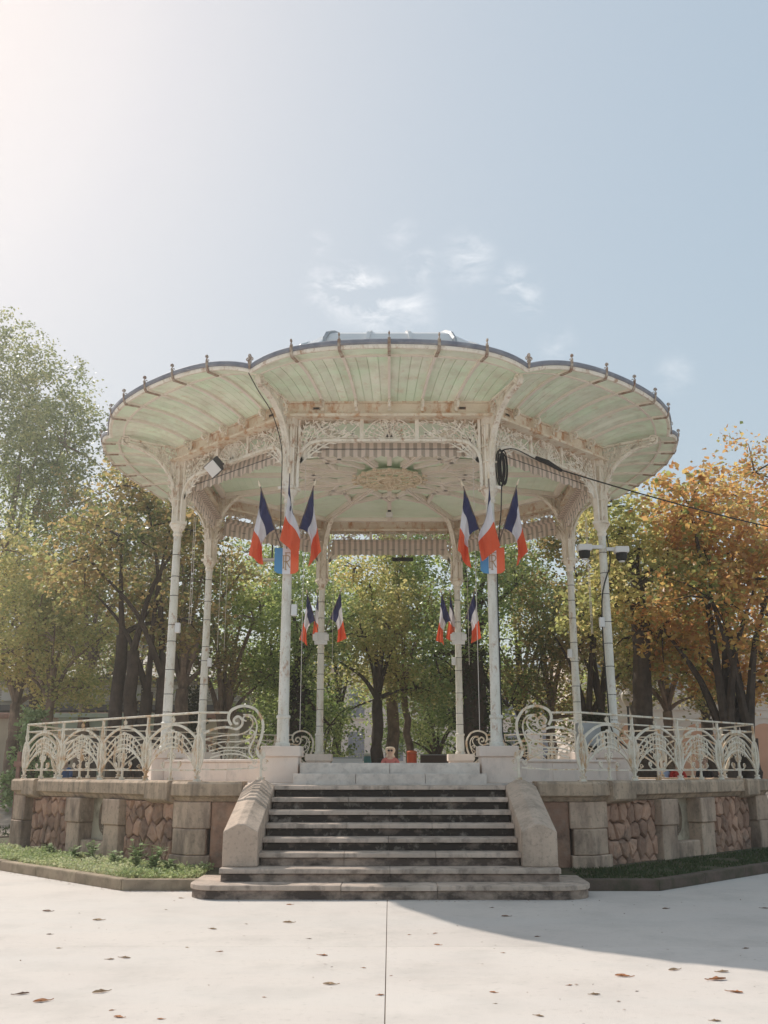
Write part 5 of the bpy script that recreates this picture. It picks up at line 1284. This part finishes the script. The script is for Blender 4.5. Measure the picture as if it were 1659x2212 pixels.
cl = bed_pts(-1, 4000, .2); tag(link('clover', leaf_mesh('clover', [(x, y, z + .05) for x, y, z in cl], [.02] * len(cl), 2, .045, rg, CLOVER, -.1)), 'pale clover and small broad leaves in the left planting bed', 'ground cover', kind='stuff')
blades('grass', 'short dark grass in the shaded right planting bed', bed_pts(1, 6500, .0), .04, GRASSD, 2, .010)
lp = [(rg.uniform(-16, -8.6), rg.uniform(-1.2, 5.0)) for _ in range(9000)]
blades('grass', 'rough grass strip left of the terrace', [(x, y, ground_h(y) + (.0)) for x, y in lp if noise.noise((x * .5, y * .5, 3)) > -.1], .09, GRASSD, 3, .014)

# leaf litter on the far ground (uncountable)
lc = [(rg.uniform(-20, 20), rg.uniform(5.5, 26)) for _ in range(4200)]
lm = leaf_mesh('leaf_litter', [(x, y, ground_h(y) + .012) for x, y in lc], [.0] * len(lc), 1, .11, rg, LB, 0)
co = np.zeros(len(lm.vertices) * 3, dtype=np.float32); lm.vertices.foreach_get('co', co); co = co.reshape(-1, 4, 3); base = co[:, :1, 2:3].copy(); co[:, :, 2:3] = base + np.abs(co[:, :, 2:3] - base) * .15; lm.vertices.foreach_set('co', co.reshape(-1))
tag(link('leaf_litter', lm), 'brown leaf litter scattered under the trees', 'fallen leaves', kind='stuff')

# ------------------------------------------------------------------ fallen leaves on the paving, each its own thing
def dead_leaf(seed, L):
    rnd = random.Random(seed); m = MB(); n = 7; top = []; 
    for i in range(n + 1):
        f = i / n; w = L * .24 * sin(PI * min(1, f * 1.02)) ** .8 * rnd.uniform(.75, 1.15); cz = .006 + .03 * L * 4 * (f - .5) ** 2 * rnd.uniform(.7, 1.3)
        top.append(((f - .5) * L, w, cz + w * rnd.uniform(.2, .6), -w, cz + w * rnd.uniform(.1, .5), cz))
    vs = []; 
    for x, w, za, wm, zb, zc in top: vs += [(x, w, za), (x, 0, zc * .5), (x, wm, zb)]
    m.add(vs, [(3 * i, 3 * i + 3, 3 * i + 4, 3 * i + 1) for i in range(n)] + [(3 * i + 1, 3 * i + 4, 3 * i + 5, 3 * i + 2) for i in range(n)])
    m.tube([(L * .5, 0, .006), (L * .72, .01, .012)], .003, 4)
    return m
DL = [material('dead_leaf_rust', (.58, .26, .11), (.40, .17, .08), 20, .8, obj_coords=True), material('dead_leaf_tan', (.48, .33, .20), (.38, .24, .14), 20, .8, obj_coords=True), material('dead_leaf_brown', (.30, .19, .13), (.20, .12, .09), 20, .8, obj_coords=True)]
LMs = [[dead_leaf(s, .115).mesh('fallen_leaf', dm) for s in range(3)] for dm in DL]
def ground_at(px, py):
    a = math.atan((py - 1106) / 2085) - R(14.93); z = 1.6 / math.tan(a); zc = z * cos(R(14.93)) - 1.6 * sin(R(14.93)); return (px - 829.5) * zc / 2085 - z * math.tan(R(.332)) , z
LEAVES = [(100, 1971, 1.3, 2), (210, 1990, 1.2, 1), (105, 2021, .6, 2), (270, 2072, 1, 1), (237, 2075, .7, 1), (215, 2147, 1.2, 1), (45, 2151, 1.1, 2), (88, 2167, 1.2, 0), (255, 2201, .8, 0), (346, 2205, .5, 0), (240, 2186, .4, 0), (475, 2058, .6, 0),
          (625, 1956, .8, 0), (622, 1995, 1.2, 1), (668, 2030, .5, 2), (698, 2066, .9, 0), (712, 2129, 1.1, 1), (786, 2093, .4, 0), (845, 2110, .3, 0), (822, 2152, .6, 0), (945, 2043, .7, 0), (940, 2018, .5, 0), (884, 2021, .4, 0), (1087, 2060, .4, 0),
          (1063, 1962, .6, 2), (1092, 1981, 1.0, 2), (1160, 2025, .6, 2), (1065, 2146, .6, 0), (1070, 2170, .3, 1), (1230, 2130, .5, 0), (1285, 2150, .8, 1), (1345, 2111, 1.3, 0), (1375, 2143, .3, 2), (1455, 2097, 1.1, 1), (1560, 2101, 1.1, 1), (1548, 2118, 1.6, 0),
          (1588, 2145, 1.1, 0), (1437, 1964, .9, 2), (1650, 1963, .9, 2), (1610, 2050, .6, 2), (1165, 2197, .7, 1), (390, 1942, .7, 1), (358, 1967, .4, 1), (570, 2157, .3, 0), (125, 2051, .5, 1), (532, 1998, .4, 1), (403, 2049, .4, 1), (460, 2009, .9, 1), (1545, 2207, .7, 1), (1610, 2049, .4, 2)]
NAMED = {(1548, 2118): 'largest rusty fallen leaf, near the right edge of the paving', (1345, 2111): 'long rusty fallen leaf just below the canopy shadow edge', (1588, 2145): 'curled rusty leaf closest to the bottom right corner',
         (45, 2151): 'dark curled leaf by the left edge of the photo', (88, 2167): 'rust red leaf near the bottom left corner', (215, 2147): 'long tan leaf near the bottom left', (698, 2066): 'rust red leaf left of the central paving joint',
         (712, 2129): 'tan leaf below the rust red one left of the joint', (945, 2043): 'small curled rust leaf right of the central joint', (100, 1971): 'long dark leaf near the left kerb', (210, 1990): 'tan leaf right of the one near the left kerb'}
rg = np.random.default_rng(31); dc = []
while len(dc) < 520:
    k = rg.random()
    if k < .45: u = rg.uniform(-3.6, -2.7) if rg.random() < .3 else -3.66 - rg.uniform(0, 5); y = (-6.87 if u > -3.66 else -6.87 + (-3.66 - u)) - abs(rg.normal(0, .10)); dc.append((u, y, .010))
    elif k < .6: dc.append((rg.uniform(-2.7, 2.7), -7.83 - abs(rg.normal(0, .08)), .010))
    else: dc.append((rg.uniform(-7, 7), rg.uniform(-14.5, -7.2), .010))
dm = leaf_mesh('leaf_crumbs', dc, [.0] * len(dc), 1, .028, rg, DL[2], 0)
co = np.zeros(len(dm.vertices) * 3, dtype=np.float32); dm.vertices.foreach_get('co', co); co = co.reshape(-1, 4, 3); b0 = co[:, :1, 2:3].copy(); co[:, :, 2:3] = b0 + np.abs(co[:, :, 2:3] - b0) * .3; dm.vertices.foreach_set('co', co.reshape(-1))
tag(link('leaf_crumbs', dm), 'tiny crumbs of leaves and grit on the paving, thicker along the kerb', 'debris', kind='stuff')
rnd = random.Random(12)
for (px, py, s, c) in LEAVES:
    where = ['at the far left', 'left of centre', 'just left of the central joint', 'just right of the central joint', 'right of centre', 'at the far right'][min(5, [i for i, e in enumerate((250, 600, 832, 1060, 1350, 9999)) if px < e][0])]
    deep = ['close to the kerb line', 'in the farther half', 'in the nearer half', 'nearest the viewer'][[i for i, e in enumerate((1985, 2062, 2140, 9999)) if py < e][0]]
    x, z = ground_at(px, py); o = link('fallen_leaf', LMs[c][rnd.randrange(3)]); o.location = (x, CY + z, .006); o.rotation_euler = (0, 0, rnd.uniform(-.6, .6) + (PI if rnd.random() < .5 else 0)); o.scale = (s, s * rnd.uniform(.7, 1.1), s)
    s *= .85; o.scale = (s, s * rnd.uniform(.6, 1.0), s); s /= .85; tag(o, NAMED.get((px, py), (('tiny ' if s < .45 else 'small ' if s < .85 else 'larger ') + ['rust', 'tan', 'dark'][c] + ' leaf on paving ' + where + ', ' + deep)), 'leaf', 'fallen leaves on the paving')

seen = {}
for o in [o for o in COL.objects if o.name.startswith('fallen_leaf')]: seen.setdefault(o['label'], []).append(o)
for lab, os_ in seen.items():
    if len(os_) == 2:
        os_.sort(key=lambda o: o.location.y)
        if abs(os_[0].location.y - os_[1].location.y) > .15: os_[0]['label'] = lab + ', lower one'; os_[1]['label'] = lab + ', upper one'
        else:
            os_.sort(key=lambda o: o.location.x); os_[0]['label'] = lab + ', left one'; os_[1]['label'] = lab + ', right one'

# ------------------------------------------------------------------ added veil imitating lens glare
veil_mat = bpy.data.materials.new('glare_veil'); veil_mat.use_nodes = True; t = veil_mat.node_tree; t.nodes.clear()
vo = t.nodes.new('ShaderNodeVolumePrincipled'); vo.inputs['Density'].default_value = VEIL_DENSITY; vo.inputs['Anisotropy'].default_value = .68; vo.inputs['Color'].default_value = (1, .97, .94, 1)
o_ = t.nodes.new('ShaderNodeOutputMaterial'); t.links.new(vo.outputs[0], o_.inputs['Volume'])
tag(MB().box(-70, 70, -62, 80, -1.0, 23.0).build('glare_veil', veil_mat), kind='stuff')  # added box of thin volume: imitates lens glare and lifts the darks
